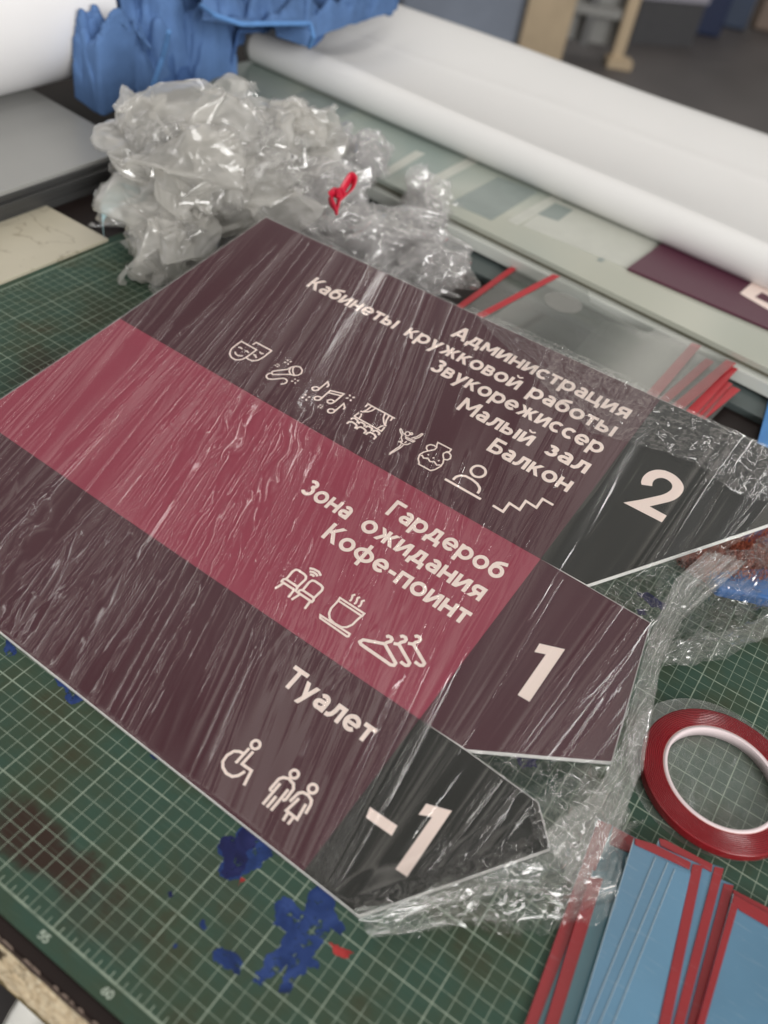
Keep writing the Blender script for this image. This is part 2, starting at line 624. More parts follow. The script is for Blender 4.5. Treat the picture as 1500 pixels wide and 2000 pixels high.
def mat_material():
    mt = bpy.data.materials.new('cutting_mat_green')
    mt.use_nodes = True
    n = mt.node_tree.nodes
    l = mt.node_tree.links
    b = n['Principled BSDF']
    tc = n.new('ShaderNodeTexCoord')
    sc = n.new('ShaderNodeVectorMath')
    sc.operation = 'MULTIPLY_ADD'
    sc.inputs[1].default_value = (100, 100, 100)
    sc.inputs[2].default_value = (45, 30, 0)
    l.new(tc.outputs['Object'], sc.inputs[0])
    # a slight wobble so that the lines are not ruled perfectly
    wob = n.new('ShaderNodeTexNoise')
    wob.inputs['Scale'].default_value = 0.9
    l.new(sc.outputs[0], wob.inputs['Vector'])
    sep = n.new('ShaderNodeSeparateXYZ')
    l.new(sc.outputs[0], sep.inputs[0])

    def math_(op, a, b_=None, c_=None):
        q = n.new('ShaderNodeMath')
        q.operation = op
        for i, s in enumerate((a, b_, c_)):
            if s is None:
                continue
            if isinstance(s, (int, float)):
                q.inputs[i].default_value = s
            else:
                l.new(s, q.inputs[i])
        return q.outputs[0]

    def line(coord, period, half):
        d = math_('PINGPONG', coord, period / 2)           # distance to the nearest multiple
        return math_('SUBTRACT', 1.0, math_('SMOOTHSTEP' if False else 'GREATER_THAN', d, half))

    x = sep.outputs['X']
    y = sep.outputs['Y']
    fine = math_('MAXIMUM', line(x, 1, 0.029), line(y, 1, 0.029))
    bold = math_('MAXIMUM', line(x, 5, 0.048), line(y, 5, 0.048))
    g = math_('MAXIMUM', math_('MULTIPLY', fine, 0.78), bold)
    inside = math_('MULTIPLY', math_('MULTIPLY', math_('GREATER_THAN', x, -0.08), math_('LESS_THAN', x, 90.08)),
                   math_('MULTIPLY', math_('GREATER_THAN', y, -0.08), math_('LESS_THAN', y, 60.08)))
    g = math_('MULTIPLY', g, inside)
    # rulers: half-centimetre ticks and the heavy border line
    tick = math_('MULTIPLY', math_('MULTIPLY', line(math_('ADD', x, 0.5), 1, 0.035), math_('GREATER_THAN', y, 0.0)), math_('LESS_THAN', y, 0.48))
    tick2 = math_('MULTIPLY', math_('MULTIPLY', line(math_('ADD', y, 0.5), 1, 0.035), math_('GREATER_THAN', x, 0.0)), math_('LESS_THAN', x, 0.48))
    bord = math_('MAXIMUM', math_('LESS_THAN', math_('ABSOLUTE', y), 0.075), math_('LESS_THAN', math_('ABSOLUTE', x), 0.075))
    g = math_('MAXIMUM', g, math_('MULTIPLY', math_('MAXIMUM', math_('MAXIMUM', tick, tick2), bord), inside))
    # wear of the printed lines
    wn = n.new('ShaderNodeTexNoise')
    wn.inputs['Scale'].default_value = 0.55
    wn.inputs['Detail'].default_value = 6
    wn.inputs['Roughness'].default_value = 0.75
    l.new(sc.outputs[0], wn.inputs['Vector'])
    wr = n.new('ShaderNodeMapRange')
    wr.inputs[1].default_value = 0.34
    wr.inputs[2].default_value = 0.52
    wr.inputs[3].default_value = 0.35
    wr.inputs[4].default_value = 0.95
    l.new(wn.outputs['Fac'], wr.inputs[0])
    g = math_('MULTIPLY', g, wr.outputs[0])
    # green ground with grubby olive and brown patches
    gn = n.new('ShaderNodeTexNoise')
    gn.inputs['Scale'].default_value = 0.16
    gn.inputs['Detail'].default_value = 7
    gn.inputs['Roughness'].default_value = 0.62
    l.new(sc.outputs[0], gn.inputs['Vector'])
    gr = ramp(n, [(0.30, (0.046, 0.048, 0.027)), (0.44, (0.042, 0.066, 0.042)), (0.58, (0.036, 0.074, 0.054)), (0.75, (0.040, 0.066, 0.046))])
    l.new(gn.outputs['Fac'], gr.inputs[0])

    def blot(cx, cy, r0, r1, col, src, amt=1.0, sx=1.0, sy=1.0):
        v = n.new('ShaderNodeCombineXYZ')
        l.new(math_('MULTIPLY', math_('SUBTRACT', x, cx), sx), v.inputs[0])
        l.new(math_('MULTIPLY', math_('SUBTRACT', y, cy), sy), v.inputs[1])
        ln = n.new('ShaderNodeVectorMath')
        ln.operation = 'LENGTH'
        l.new(v.outputs[0], ln.inputs[0])
        dd = math_('MULTIPLY_ADD', math_('SUBTRACT', gn.outputs['Fac'], 0.5), 7.0, ln.outputs['Value'])
        mr = n.new('ShaderNodeMapRange')
        mr.interpolation_type = 'SMOOTHSTEP'
        mr.inputs[1].default_value = r0
        mr.inputs[2].default_value = r1
        mr.inputs[3].default_value = amt
        mr.inputs[4].default_value = 0.0
        l.new(dd, mr.inputs[0])
        mx = n.new('ShaderNodeMix')
        mx.data_type = 'RGBA'
        l.new(mr.outputs[0], mx.inputs[0])
        l.new(src, mx.inputs[6])
        mx.inputs[7].default_value = (*col, 1)
        return mx.outputs[2]

    c = gr.outputs[0]
    c = blot(51.2, 2.8, 1.6, 3.2, (0.034, 0.019, 0.014), c, 0.97, 0.55, 1.5)
    c = blot(56.0, 2.0, 1.2, 3.0, (0.042, 0.031, 0.021), c, 0.35, 0.6, 1.1)
    c = blot(60.0, 8.2, 1.0, 3.2, (0.048, 0.045, 0.026), c, 0.35, 0.7, 1.0)
    c = blot(64.5, 6.5, 1.0, 3.0, (0.050, 0.046, 0.026), c, 0.25, 0.8, 1.0)
    c = blot(14.5, 36.0, 1.0, 4.5, (0.036, 0.025, 0.015), c, 0.9, 1.0, 0.7)
    c = blot(12.0, 52.0, 3.0, 9.0, (0.028, 0.043, 0.024), c, 0.5)
    # fine cut marks, long and thin, in two directions
    cut = None
    for ang, sd in ((0.62, 3.0), (2.2, 9.0)):
        mp = n.new('ShaderNodeMapping')
        mp.inputs['Rotation'].default_value = (0, 0, ang)
        mp.inputs['Scale'].default_value = (0.35, 9.0, 1)
        mp.inputs['Location'].default_value = (sd, sd, 0)
        l.new(sc.outputs[0], mp.inputs[0])
        cn = n.new('ShaderNodeTexNoise')
        cn.inputs['Scale'].default_value = 1.0
        cn.inputs['Detail'].default_value = 2
        l.new(mp.outputs[0], cn.inputs['Vector'])
        q = n.new('ShaderNodeMapRange')
        q.inputs[1].default_value = 0.62
        q.inputs[2].default_value = 0.74
        l.new(cn.outputs['Fac'], q.inputs[0])
        cut = q.outputs[0] if cut is None else math_('MAXIMUM', cut, q.outputs[0])
    mx = n.new('ShaderNodeMix')
    mx.data_type = 'RGBA'
    l.new(math_('MULTIPLY', cut, 0.22), mx.inputs[0])
    l.new(c, mx.inputs[6])
    mx.inputs[7].default_value = (0.11, 0.15, 0.11, 1)
    m2 = n.new('ShaderNodeMix')
    m2.data_type = 'RGBA'
    l.new(g, m2.inputs[0])
    l.new(mx.outputs[2], m2.inputs[6])
    m2.inputs[7].default_value = (0.27, 0.33, 0.26, 1)
    l.new(m2.outputs[2], b.inputs['Base Color'])
    b.inputs['Roughness'].default_value = 0.6
    b.inputs['Specular IOR Level'].default_value = 0.2
    bp = n.new('ShaderNodeBump')
    bp.inputs['Strength'].default_value = 0.25
    bp.inputs['Distance'].default_value = 0.0006
    bn = n.new('ShaderNodeTexNoise')
    bn.inputs['Scale'].default_value = 7.0
    bn.inputs['Detail'].default_value = 5
    l.new(sc.outputs[0], bn.inputs['Vector'])
    l.new(math_('SUBTRACT', bn.outputs['Fac'], math_('MULTIPLY', cut, 0.8)), bp.inputs['Height'])
    l.new(bp.outputs[0], b.inputs['Normal'])
    return mt


mat_ = thing('cutting_mat', (45, 30, TOP), 'worn green cutting mat with a pale centimetre grid and blue paint marks', 'cutting mat')
V, F = prism([(-1.35, -1.15), (91.3, -1.15), (91.3, 61.5), (-1.35, 61.5)], TOP + 0.002, 0.0)
sheet = mesh('mat_sheet', V, F, mat_material(), mat_)
bevel(sheet, 0.08, 2)

NUM = {'5': [[(0.95, 1.4), (0.15, 1.4), (0.08, 0.8), (0.5, 0.9), (0.92, 0.7), (1.0, 0.4), (0.8, 0.08), (0.4, 0), (0.05, 0.15)]],
       '6': [[(0.85, 1.4), (0.35, 1.1), (0.08, 0.6), (0.1, 0.25), (0.45, 0), (0.85, 0.15), (0.98, 0.45), (0.75, 0.8), (0.4, 0.8), (0.1, 0.5)]],
       '0': [[(0.5, 0), (0.15, 0.2), (0.05, 0.7), (0.15, 1.2), (0.5, 1.4), (0.85, 1.2), (0.95, 0.7), (0.85, 0.2), (0.5, 0)]]}


def ribbon(pts, w, closed=None):
    """2-D stroke of width w along a polyline: list of quads"""
    P = np.asarray(pts, float)
    if closed is None:
        closed = len(P) > 3 and np.hypot(*(P[0] - P[-1])) < 1e-6
    if closed:
        P = P[:-1]
    n = len(P)
    L = []
    R = []
    for i in range(n):
        a = P[(i - 1) % n] if (closed or i > 0) else None
        b = P[(i + 1) % n] if (closed or i < n - 1) else None
        d1 = (P[i] - a) / (np.linalg.norm(P[i] - a) + 1e-9) if a is not None else None
        d2 = (b - P[i]) / (np.linalg.norm(b - P[i]) + 1e-9) if b is not None else None
        if d1 is None:
            d1 = d2
        if d2 is None:
            d2 = d1
        n1 = np.array([-d1[1], d1[0]])
        n2 = np.array([-d2[1], d2[0]])
        mm = n1 + n2
        mm /= np.linalg.norm(mm) + 1e-9
        k = 1 / max(0.5, float(mm @ n1))
        L.append(P[i] + mm * k * w / 2)
        R.append(P[i] - mm * k * w / 2)
    Q = []
    for i in range(n if closed else n - 1):
        j = (i + 1) % n
        Q.append([L[i], L[j], R[j], R[i]])
    return Q


for text, u0 in (('55', 55.0), ('60', 60.0)):
    quads = []
    for k, ch in enumerate(text):
        for st in NUM[ch]:
            quads += ribbon([(u0 - 0.34 + k * 0.37 + a * 0.30, -0.78 + b * 0.30) for a, b in st], 0.10)
    V = []
    F = []
    for k, q in enumerate(quads):
        F.append(tuple(range(len(V), len(V) + 4)))
        V += [(p[0], p[1], 0.012 + 0.0006 * (k % 7)) for p in q]
    mesh('ruler_number', V, F, principled('mat_print', (0.36, 0.42, 0.35), 0.6), mat_)


def ragged(poly, seed, sub=6, amp=0.05):
    """outline with torn, fractal edges"""
    r = np.random.RandomState(seed)
    P = [np.asarray(p, float) for p in poly]
    for lev in range(3):
        Q = []
        for i in range(len(P)):
            a, b = P[i], P[(i + 1) % len(P)]
            d = b - a
            nrm = np.array([-d[1], d[0]])
            Q += [a, (a + b) / 2 + nrm * r.normal() * 0.13 + d * r.normal() * 0.06]
        P = Q
    return P


def stain_material(name, col, holes=0.36):
    mt = bpy.data.materials.new(name)
    mt.use_nodes = True
    n = mt.node_tree.nodes
    l = mt.node_tree.links
    b = n['Principled BSDF']
    tc = n.new('ShaderNodeTexCoord')
    no = n.new('ShaderNodeTexNoise')
    no.inputs['Scale'].default_value = 120
    no.inputs['Detail'].default_value = 6
    no.inputs['Roughness'].default_value = 0.7
    l.new(tc.outputs['Object'], no.inputs['Vector'])
    c = np.array(col)
    nc = n.new('ShaderNodeTexNoise')
    nc.inputs['Scale'].default_value = 38
    nc.inputs['Detail'].default_value = 5
    nc.inputs['Distortion'].default_value = 1.2
    l.new(tc.outputs['Object'], nc.inputs['Vector'])
    r = ramp(n, [(0.32, tuple(c * 0.45)), (0.5, tuple(c * 0.9)), (0.68, tuple(c * 1.35 + 0.012))])
    l.new(nc.outputs['Fac'], r.inputs[0])
    l.new(r.outputs[0], b.inputs['Base Color'])
    b.inputs['Roughness'].default_value = 0.6
    b.inputs['Specular IOR Level'].default_value = 0.25
    bq = n.new('ShaderNodeBump')
    bq.inputs['Strength'].default_value = 0.4
    bq.inputs['Distance'].default_value = 0.0008
    l.new(no.outputs['Fac'], bq.inputs['Height'])
    l.new(bq.outputs[0], b.inputs['Normal'])
    al = n.new('ShaderNodeMapRange')
    al.inputs[1].default_value = holes - 0.02
    al.inputs[2].default_value = holes + 0.03
    l.new(no.outputs['Fac'], al.inputs[0])
    l.new(al.outputs[0], b.inputs['Alpha'])
    return mt


BLUE = stain_material('blue_paint', (0.014, 0.038, 0.150), 0.40)
NAVY = stain_material('navy_paint', (0.009, 0.013, 0.080), 0.41)
RED = stain_material('red_paint', (0.36, 0.030, 0.030), 0.30)


def zpx(o, k, pts):
    return [(o[0] + a / k, o[1] + b / k) for a, b in pts]


STAINS = [
    (BLUE, zpx((300, 1500), 5, [(620, 760), (690, 665), (790, 690), (800, 640), (900, 560), (1010, 560), (1150, 680), (1240, 850), (1060, 950), (870, 1040), (720, 1090), (650, 1060), (640, 960), (690, 880), (630, 840)]), 0.010),
    (NAVY, zpx((300, 1500), 5, [(620, 760), (690, 665), (790, 690), (900, 570), (1010, 640), (1000, 760), (900, 830), (900, 960), (850, 1040), (700, 1090), (650, 1030), (690, 880)]), 0.016),
    (BLUE, zpx((0, 1250), 2, [(1070, 1030), (1105, 1000), (1160, 1040), (1190, 1060), (1240, 960), (1300, 960), (1320, 1090), (1350, 1130), (1335, 1155), (1290, 1120), (1260, 1160), (1250, 1200), (1215, 1240), (1250, 1270), (1240, 1290), (1200, 1275), (1165, 1310), (1130, 1390), (1085, 1380), (1110, 1310), (1135, 1250), (1080, 1300), (1020, 1355), (985, 1330), (1000, 1295), (1030, 1280), (1040, 1230), (1090, 1200), (1120, 1140), (1065, 1110), (1075, 1070)]), 0.010),
    (BLUE, zpx((0, 1250), 2, [(830, 1215), (870, 1200), (905, 1215), (950, 1260), (935, 1310), (880, 1285), (835, 1255)]), 0.010),
    (BLUE, zpx((0, 1250), 2, [(780, 1105), (795, 1090), (810, 1125), (795, 1140)]), 0.010),
    (NAVY, zpx((0, 1250), 2, [(655, 985), (668, 980), (678, 998), (665, 1008)]), 0.010),
    (BLUE, zpx((0, 1250), 2, [(675, 1190), (692, 1186), (690, 1202), (678, 1205)]), 0.010),
    (BLUE, zpx((0, 1200), 5, [(530, 630), (580, 590), (720, 660), (850, 790), (780, 850), (700, 880), (640, 830), (630, 720), (560, 670)]), 0.010),
    (BLUE, zpx((0, 1200), 5, [(60, 200), (120, 210), (110, 290), (170, 340), (150, 400), (70, 415), (30, 350)]), 0.010),
    (BLUE, zpx((0, 1250), 2, [(585, 450), (605, 436), (650, 455), (610, 472)]), 0.010),
    (RED, zpx((0, 1250), 2, [(1285, 1180), (1320, 1190), (1345, 1205), (1385, 1215), (1360, 1245), (1335, 1240), (1300, 1210)]), 0.012),
    (RED, zpx((0, 1250), 2, [(930, 960), (940, 925), (960, 935)]), 0.012),
    (NAVY, zpx((1100, 1050), 3.75, [(540, 400), (620, 400), (700, 460), (760, 490), (720, 530), (620, 480), (560, 430)]), 0.010),
    (NAVY, zpx((1100, 1050), 3.75, [(530, 520), (600, 520), (630, 570), (560, 570)]), 0.010),
    (NAVY, zpx((750, 1300), 2, [(510, 350), (600, 365), (600, 400), (540, 405)]), 0.010),
]
for k, (mt, poly, z) in enumerate(STAINS):
    P = ragged([at(a, b, 0.01)[:2] for a, b in poly], 20 + k)
    bm = bmesh.new()
    vs = [bm.verts.new((p[0], p[1], z)) for p in P]
    f = bm.faces.new(vs)
    bmesh.ops.triangulate(bm, faces=[f])
    vv = [tuple(v.co) for v in bm.verts]
    bm.verts.index_update()
    ff = [tuple(v.index for v in q.verts) for q in bm.faces]
    bm.free()
    mesh('paint_stain', vv, ff, mt, mat_)


# ------------------------------------------------------------------ the wayfinding sign
S_R = rod(np.array([0.178152319, -0.0414999218, -0.0265756275]))
S_T = np.array([18.99006493, 62.79160905, 9.73969118])
S_H = 51.00118
S_BOW = (-0.3402755, -0.1557102, -0.8626452)
BASIS = np.array([[1, 0, 0], [0, -1, 0], [0, 0, -1.0]])


def on_sign(P, n=0.0):
    """sign coordinates (X right along the text, Y down, cm) and height n above the face -> world cm"""
    P = np.asarray(P, float).reshape(-1, 2)
    W = (np.c_[P, np.zeros(len(P))] @ BASIS.T) @ S_R.T + S_T
    X, Y = P[:, 0], P[:, 1]
    zl = S_BOW[0] * Y * (S_H - Y) / 1000 + S_BOW[1] * X * (70 - X) / 1000 + S_BOW[2] * X * Y / 1000
    nrm = S_R @ np.array([0, 0, 1.0])
    return W + (zl + n)[:, None] * nrm


def cut_poly(poly, step=2.5):
    """triangulated outline, cut on a grid so that it can follow the slight bow of the board"""
    bm = bmesh.new()
    f = bm.faces.new([bm.verts.new((a, b, 0)) for a, b in poly])
    f.normal_update()
    bmesh.ops.triangulate(bm, faces=[f])
    P = np.array(poly)
    for ax in (0, 1):
        lo, hi = P[:, ax].min(), P[:, ax].max()
        c = math.ceil(lo / step) * step
        while c < hi:
            no = (1, 0, 0) if ax == 0 else (0, 1, 0)
            co = (c, 0, 0) if ax == 0 else (0, c, 0)
            bmesh.ops.bisect_plane(bm, geom=bm.verts[:] + bm.edges[:] + bm.faces[:], plane_co=co, plane_no=no, dist=1e-5)
            c += step
    return bm


def sign_face(name, poly, n, mat, parent):
    bm = cut_poly(poly)
    bmesh.ops.recalc_face_normals(bm, faces=bm.faces)
    bm.verts.index_update()
    v = on_sign([(q.co.x, q.co.y) for q in bm.verts], n)
    nb = S_R @ np.array([0, 0, 1.0])
    ff = []
    for f in bm.faces:
        idx = [q.index for q in f.verts]
        a, b, c = v[idx[0]], v[idx[1]], v[idx[2]]
        if np.dot(np.cross(b - a, c - a), nb) < 0:
            idx = idx[::-1]
        ff.append(tuple(idx))
    bm.free()
    return mesh(name, v, ff, mat, parent)


TAG2 = [(57.2, 0), (60.6, 6.6), (50.65, 21.52)]
TAG1 = [(56.15, 21.62), (58.85, 33.1), (50.4, 38.25)]
TAG0 = [(56.2, 38.45), (58.35, 40.6), (50.9, 51.15)]
OUT = [(0, 0)] + TAG2 + TAG1 + TAG0 + [(0, 51.15)]
sign = thing('direction_sign', (45, 33, 0), 'large maroon and pink floor directory sign with pale Cyrillic lettering and arrow-cut right end', 'sign')
bm = cut_poly(OUT)
bm.verts.index_update()
tv = [(q.co.x, q.co.y) for q in bm.verts]
top = on_sign(tv, 0.0)
bot = on_sign(tv, -0.38)
nb_ = S_R @ np.array([0, 0, 1.0])
ff = []
N_ = len(tv)
edge_use = {}
for f in bm.faces:
    idx = [q.index for q in f.verts]
    a, b, c = top[idx[0]], top[idx[1]], top[idx[2]]
    if np.dot(np.cross(b - a, c - a), nb_) < 0:
        idx = idx[::-1]
    ff.append(tuple(idx))
    ff.append(tuple(i + N_ for i in idx[::-1]))
    for i in range(len(idx)):
        e = (idx[i], idx[(i + 1) % len(idx)])
        edge_use[e] = 1
for (a, b) in list(edge_use):
    if (b, a) not in edge_use:
        ff.append((b, a, a + N_, b + N_))
bm.free()
mesh('board', np.vstack([top, bot]), ff, principled('foam_board_white', (0.78, 0.77, 0.75), 0.55), sign)

MAROON = principled('maroon_print', (0.060, 0.0150, 0.0235), 0.45, 0.05, 20, spec=0.2)
PINK = principled('pink_print', (0.272, 0.040, 0.070), 0.45, 0.04, 20, spec=0.2)
BLACK = principled('black_green_print', (0.0105, 0.0115, 0.0095), 0.45, 0.08, 20, spec=0.2)
CREAM = principled('cream_print', (0.84, 0.70, 0.64), 0.45, 0.03, 20, spec=0.2)
BK = 46.55
e_ = 0.03
sign_face('printed_band', [(e_, e_), (BK, e_), (BK, 21.5), (e_, 21.5)], 0.012, MAROON, sign)
sign_face('printed_band', [(e_, 21.5), (BK, 21.5), (BK, 38.3), (e_, 38.3)], 0.012, PINK, sign)
sign_face('printed_band', [(e_, 38.3), (BK, 38.3), (BK, 51.1), (e_, 51.1)], 0.012, MAROON, sign)
sign_face('number_panel', [(BK, e_), (57.15, e_), (60.5, 6.62), (50.62, 21.47), (BK, 21.5)], 0.012, BLACK, sign)
sign_face('number_panel', [(BK, 21.5), (50.7, 21.56), (56.12, 21.66), (58.8, 33.08), (50.36, 38.22), (BK, 38.3)], 0.012, MAROON, sign)
sign_face('number_panel', [(BK, 38.3), (50.36, 38.3), (56.17, 38.49), (58.3, 40.62), (50.87, 51.1), (BK, 51.1)], 0.012, BLACK, sign)


def quads_to_sign(name, polys, mat):
    """a set of flat pieces printed on the sign; each piece a hair above the last so none share a plane"""
    V = []
    F = []
    for k, q in enumerate(polys):
        if len(q) == 4:
            # long strokes are cut so they follow the bow
            q = [np.asarray(p, float) for p in q]
            n = max(1, int(max(np.linalg.norm(q[1] - q[0]), np.linalg.norm(q[2] - q[3])) / 2.0))
            for i in range(n):
                t0, t1 = i / n, (i + 1) / n
                pts = [q[0] + (q[1] - q[0]) * t0, q[0] + (q[1] - q[0]) * t1, q[3] + (q[2] - q[3]) * t1, q[3] + (q[2] - q[3]) * t0]
                F.append([len(V) + j for j in range(4)])
                V += [(p[0], p[1], 0.024 + 0.0012 * (k % 9)) for p in pts]
        else:
            F.append([len(V) + j for j in range(len(q))])
            V += [(p[0], p[1], 0.024 + 0.0012 * (k % 9)) for p in q]
    V = np.array(V)
    W = on_sign(V[:, :2], 0)
    nb = S_R @ np.array([0, 0, 1.0])
    W = W + V[:, 2:3] * nb
    FF = []
    for f in F:
        a, b, c = W[f[0]], W[f[1]], W[f[2]]
        if np.dot(np.cross(b - a, c - a), nb) < 0:
            f = f[::-1]
        FF.append(tuple(f))
    return mesh(name, W, FF, mat, sign)


# ---- a geometric alphabet drawn with strokes: cap height 1, x-height 0.74, y upwards
SW = 0.185
XH = 0.74


def A_(cx, cy, rx, ry, a0, a1, n=14):
    return [(cx + rx * math.cos(math.radians(a0 + (a1 - a0) * i / n)), cy + ry * math.sin(math.radians(a0 + (a1 - a0) * i / n))) for i in range(n + 1)]


def Lq(*p):
    return ribbon(p, SW)


def Sq(x0, y0, x1, y1, w=0.205):
    return [[(x0 - w / 2, y0), (x1 - w / 2, y1), (x1 + w / 2, y1), (x0 + w / 2, y0)]]


H2 = SW / 2


def O_(cx, rx=0.275, ry=0.285):
    return ribbon(A_(cx, XH / 2, rx, ry, 0, 360, 28), SW)


def zed(top, w):
    """the figure-three shape of the letter ze for a given height"""
    h = top
    r1 = (h * 0.46 - SW) / 2 + 0.02
    r2 = (h - H2 - (h - H2 - 2 * r1) - 0) / 2
    ym = h - H2 - 2 * r1
    r2 = (ym - H2) / 2
    return ribbon(A_(w * 0.46, h - H2 - r1, w * 0.30, r1, 150, -90, 14), SW) + ribbon(A_(w * 0.46, H2 + r2, w * 0.36, r2, 90, -148, 16), SW)


GL = {
    'А': (0.86, Sq(.10, 0, .43, 1, .21) + Sq(.76, 0, .43, 1, .21) + Lq((.24, .29), (.62, .29))),
    'Б': (0.70, Lq((H2, 0), (H2, 1)) + Lq((0, 1 - H2), (.62, 1 - H2)) + Lq((H2, .53), (.38, .53)) + ribbon(A_(.38, .311, .225, .219, 90, -90), SW) + Lq((H2, H2), (.38, H2))),
    'Г': (0.60, Lq((H2, 0), (H2, 1)) + Lq((0, 1 - H2), (.60, 1 - H2))),
    'З': (0.66, zed(1.0, 0.66)),
    'К': (0.76, Lq((H2, 0), (H2, 1)) + Sq(.16, .42, .63, 1, .22) + Sq(.65, 0, .29, .56, .22)),
    'М': (0.98, Lq((H2, 0), (H2, 1)) + Lq((.98 - H2, 0), (.98 - H2, 1)) + Sq(.49, .30, .10, 1, .19) + Sq(.49, .30, .88, 1, .19)),
    'Т': (0.74, Lq((.37, 0), (.37, 1)) + Lq((0, 1 - H2), (.74, 1 - H2))),
    'а': (0.58, Lq((.58 - H2, 0), (.58 - H2, .46)) + ribbon(A_(.30, .455, .187, .192, 0, 140), SW) + ribbon(A_(.25, .235, .16, .147, 90, 270) , SW) + Lq((.25, .382), (.50, .382)) + ribbon([(.25, .088), (.36, .10), (.49, .20)], SW)),
    'б': (0.70, ribbon(A_(.35, .36, .262, .268, 0, 360, 26), SW) + ribbon([(.09, .38), (.10, .58), (.17, .74), (.32, .84), (.62, .93)], SW)),
    'в': (0.60, Lq((H2, 0), (H2, XH)) + Lq((H2, XH - .085), (.34, XH - .085)) + Lq((H2, .385), (.36, .385)) + Lq((H2, .085), (.36, .085)) + ribbon(A_(.34, .52, .125, .135, 90, -90), .17) + ribbon(A_(.36, .235, .15, .15, 90, -90), .17)),
    'д': (0.78, Lq((.24, XH - H2), (.66, XH - H2)) + Lq((.66 - H2, .10), (.66 - H2, XH)) + ribbon([(.30, XH - .02), (.28, .42), (.21, .22), (.14, .12)], SW) + Lq((0, H2), (.78, H2)) + Lq((H2, .05), (H2, -.18)) + Lq((.78 - H2, .05), (.78 - H2, -.18))),
    'е': (0.70, ribbon(A_(.35, .37, .262, .278, -4, 318, 26), SW) + ribbon([(.12, .355), (.66, .355)], .15)),
    'ж': (0.98, Lq((.49, 0), (.49, XH)) + Sq(.11, XH, .40, .34, .20) + Sq(.10, 0, .38, .44, .20) + Sq(.87, XH, .58, .34, .20) + Sq(.88, 0, .60, .44, .20)),
    'з': (0.54, zed(XH, 0.54)),
    'и': (0.68, Lq((H2, 0), (H2, XH)) + Lq((.68 - H2, 0), (.68 - H2, XH)) + Sq(.13, .02, .55, XH - .02, .20)),
    'й': (0.68, Lq((H2, 0), (H2, XH)) + Lq((.68 - H2, 0), (.68 - H2, XH)) + Sq(.13, .02, .55, XH - .02, .20) + ribbon(A_(.34, 1.02, .15, .13, 190, 350, 10), .10)),
    'к': (0.64, Lq((H2, 0), (H2, XH)) + Sq(.14, .28, .52, XH, .21) + Sq(.54, 0, .26, .42, .21)),
    'л': (0.68, Lq((.68 - H2, 0), (.68 - H2, XH)) + Lq((.22, XH - H2), (.68, XH - H2)) + ribbon([(.30, XH - .02), (.29, .40), (.24, .20), (.14, .09), (.0, .08)], SW)),
    'м': (0.84, Lq((H2, 0), (H2, XH)) + Lq((.84 - H2, 0), (.84 - H2, XH)) + Sq(.42, .16, .11, XH, .18) + Sq(.42, .16, .73, XH, .18)),
    'н': (0.68, Lq((H2, 0), (H2, XH)) + Lq((.68 - H2, 0), (.68 - H2, XH)) + Lq((.1, .37), (.6, .37))),
    'о': (0.74, O_(.37)),
    'п': (0.66, Lq((H2, 0), (H2, XH)) + Lq((.66 - H2, 0), (.66 - H2, XH)) + Lq((.05, XH - H2), (.61, XH - H2))),
    'р': (0.74, Lq((H2, -.26), (H2, XH)) + O_(.37)),
    'с': (0.64, ribbon(A_(.36, .37, .268, .282, 48, 312, 22), SW)),
    'т': (0.58, Lq((.29, 0), (.29, XH)) + Lq((0, XH - H2), (.58, XH - H2))),
    'у': (0.68, Sq(.36, .06, .10, XH, .20) + Sq(.22, -.26, .58, XH, .20)),
    'ф': (0.96, Lq((.48, -.26), (.48, 1.0)) + ribbon(A_(.48, .37, .385, .285, 0, 360, 30), SW)),
    'ц': (0.76, Lq((H2, 0), (H2, XH)) + Lq((.66 - H2, 0), (.66 - H2, XH)) + Lq((0, H2), (.76, H2)) + Lq((.76 - H2, .1), (.76 - H2, -.18))),
    'ы': (0.92, Lq((H2, 0), (H2, XH)) + Lq((H2, .41), (.36, .41)) + Lq((H2, H2), (.36, H2)) + ribbon(A_(.36, .2513, .16, .159, 90, -90), SW) + Lq((.92 - H2, 0), (.92 - H2, XH))),
    'я': (0.64, Lq((.64 - H2, 0), (.64 - H2, XH)) + Lq((.28, XH - H2), (.6, XH - H2)) + Lq((.28, .32), (.6, .32)) + ribbon(A_(.28, .485, .16, .1625, 90, 270), SW) + Sq(.11, 0, .33, .32, .21)),
    '-': (0.40, Lq((.02, .37), (.38, .37))),
}
CAPH = 1.79
GAP = 0.075
WORDS = [('Администрация', 26.48, 45.16, 4.05), ('Кабинеты', 10.82, 21.56, 6.56), ('кружковой', 22.8, 35.43, 6.64), ('работы', 36.44, 45.08, 6.66),
         ('Звукорежиссер', 27.44, 45.19, 9.12), ('Малый', 32.27, 39.8, 11.86), ('зал', 41.13, 45.2, 11.78), ('Балкон', 37.03, 44.95, 14.40),
         ('Гардероб', 34.1, 44.96, 25.22), ('Зона', 27.1, 31.96, 27.66), ('ожидания', 33.25, 44.75, 27.72), ('Кофе-поинт', 31.4, 44.95, 30.2), ('Туалет', 37.05, 44.75, 42.02)]
for word, x0, x1, yb in WORDS:
    w = sum(GL[c][0] for c in word) + GAP * (len(word) - 1)
    k = (x1 - x0) / w
    polys = []
    pen = x0
    for c in word:
        gw, gp = GL[c]
        for q in gp:
            polys.append([(pen + a * k, yb - b * CAPH) for a, b in q])
        pen += (gw + GAP) * k
    quads_to_sign('lettering', polys, CREAM)

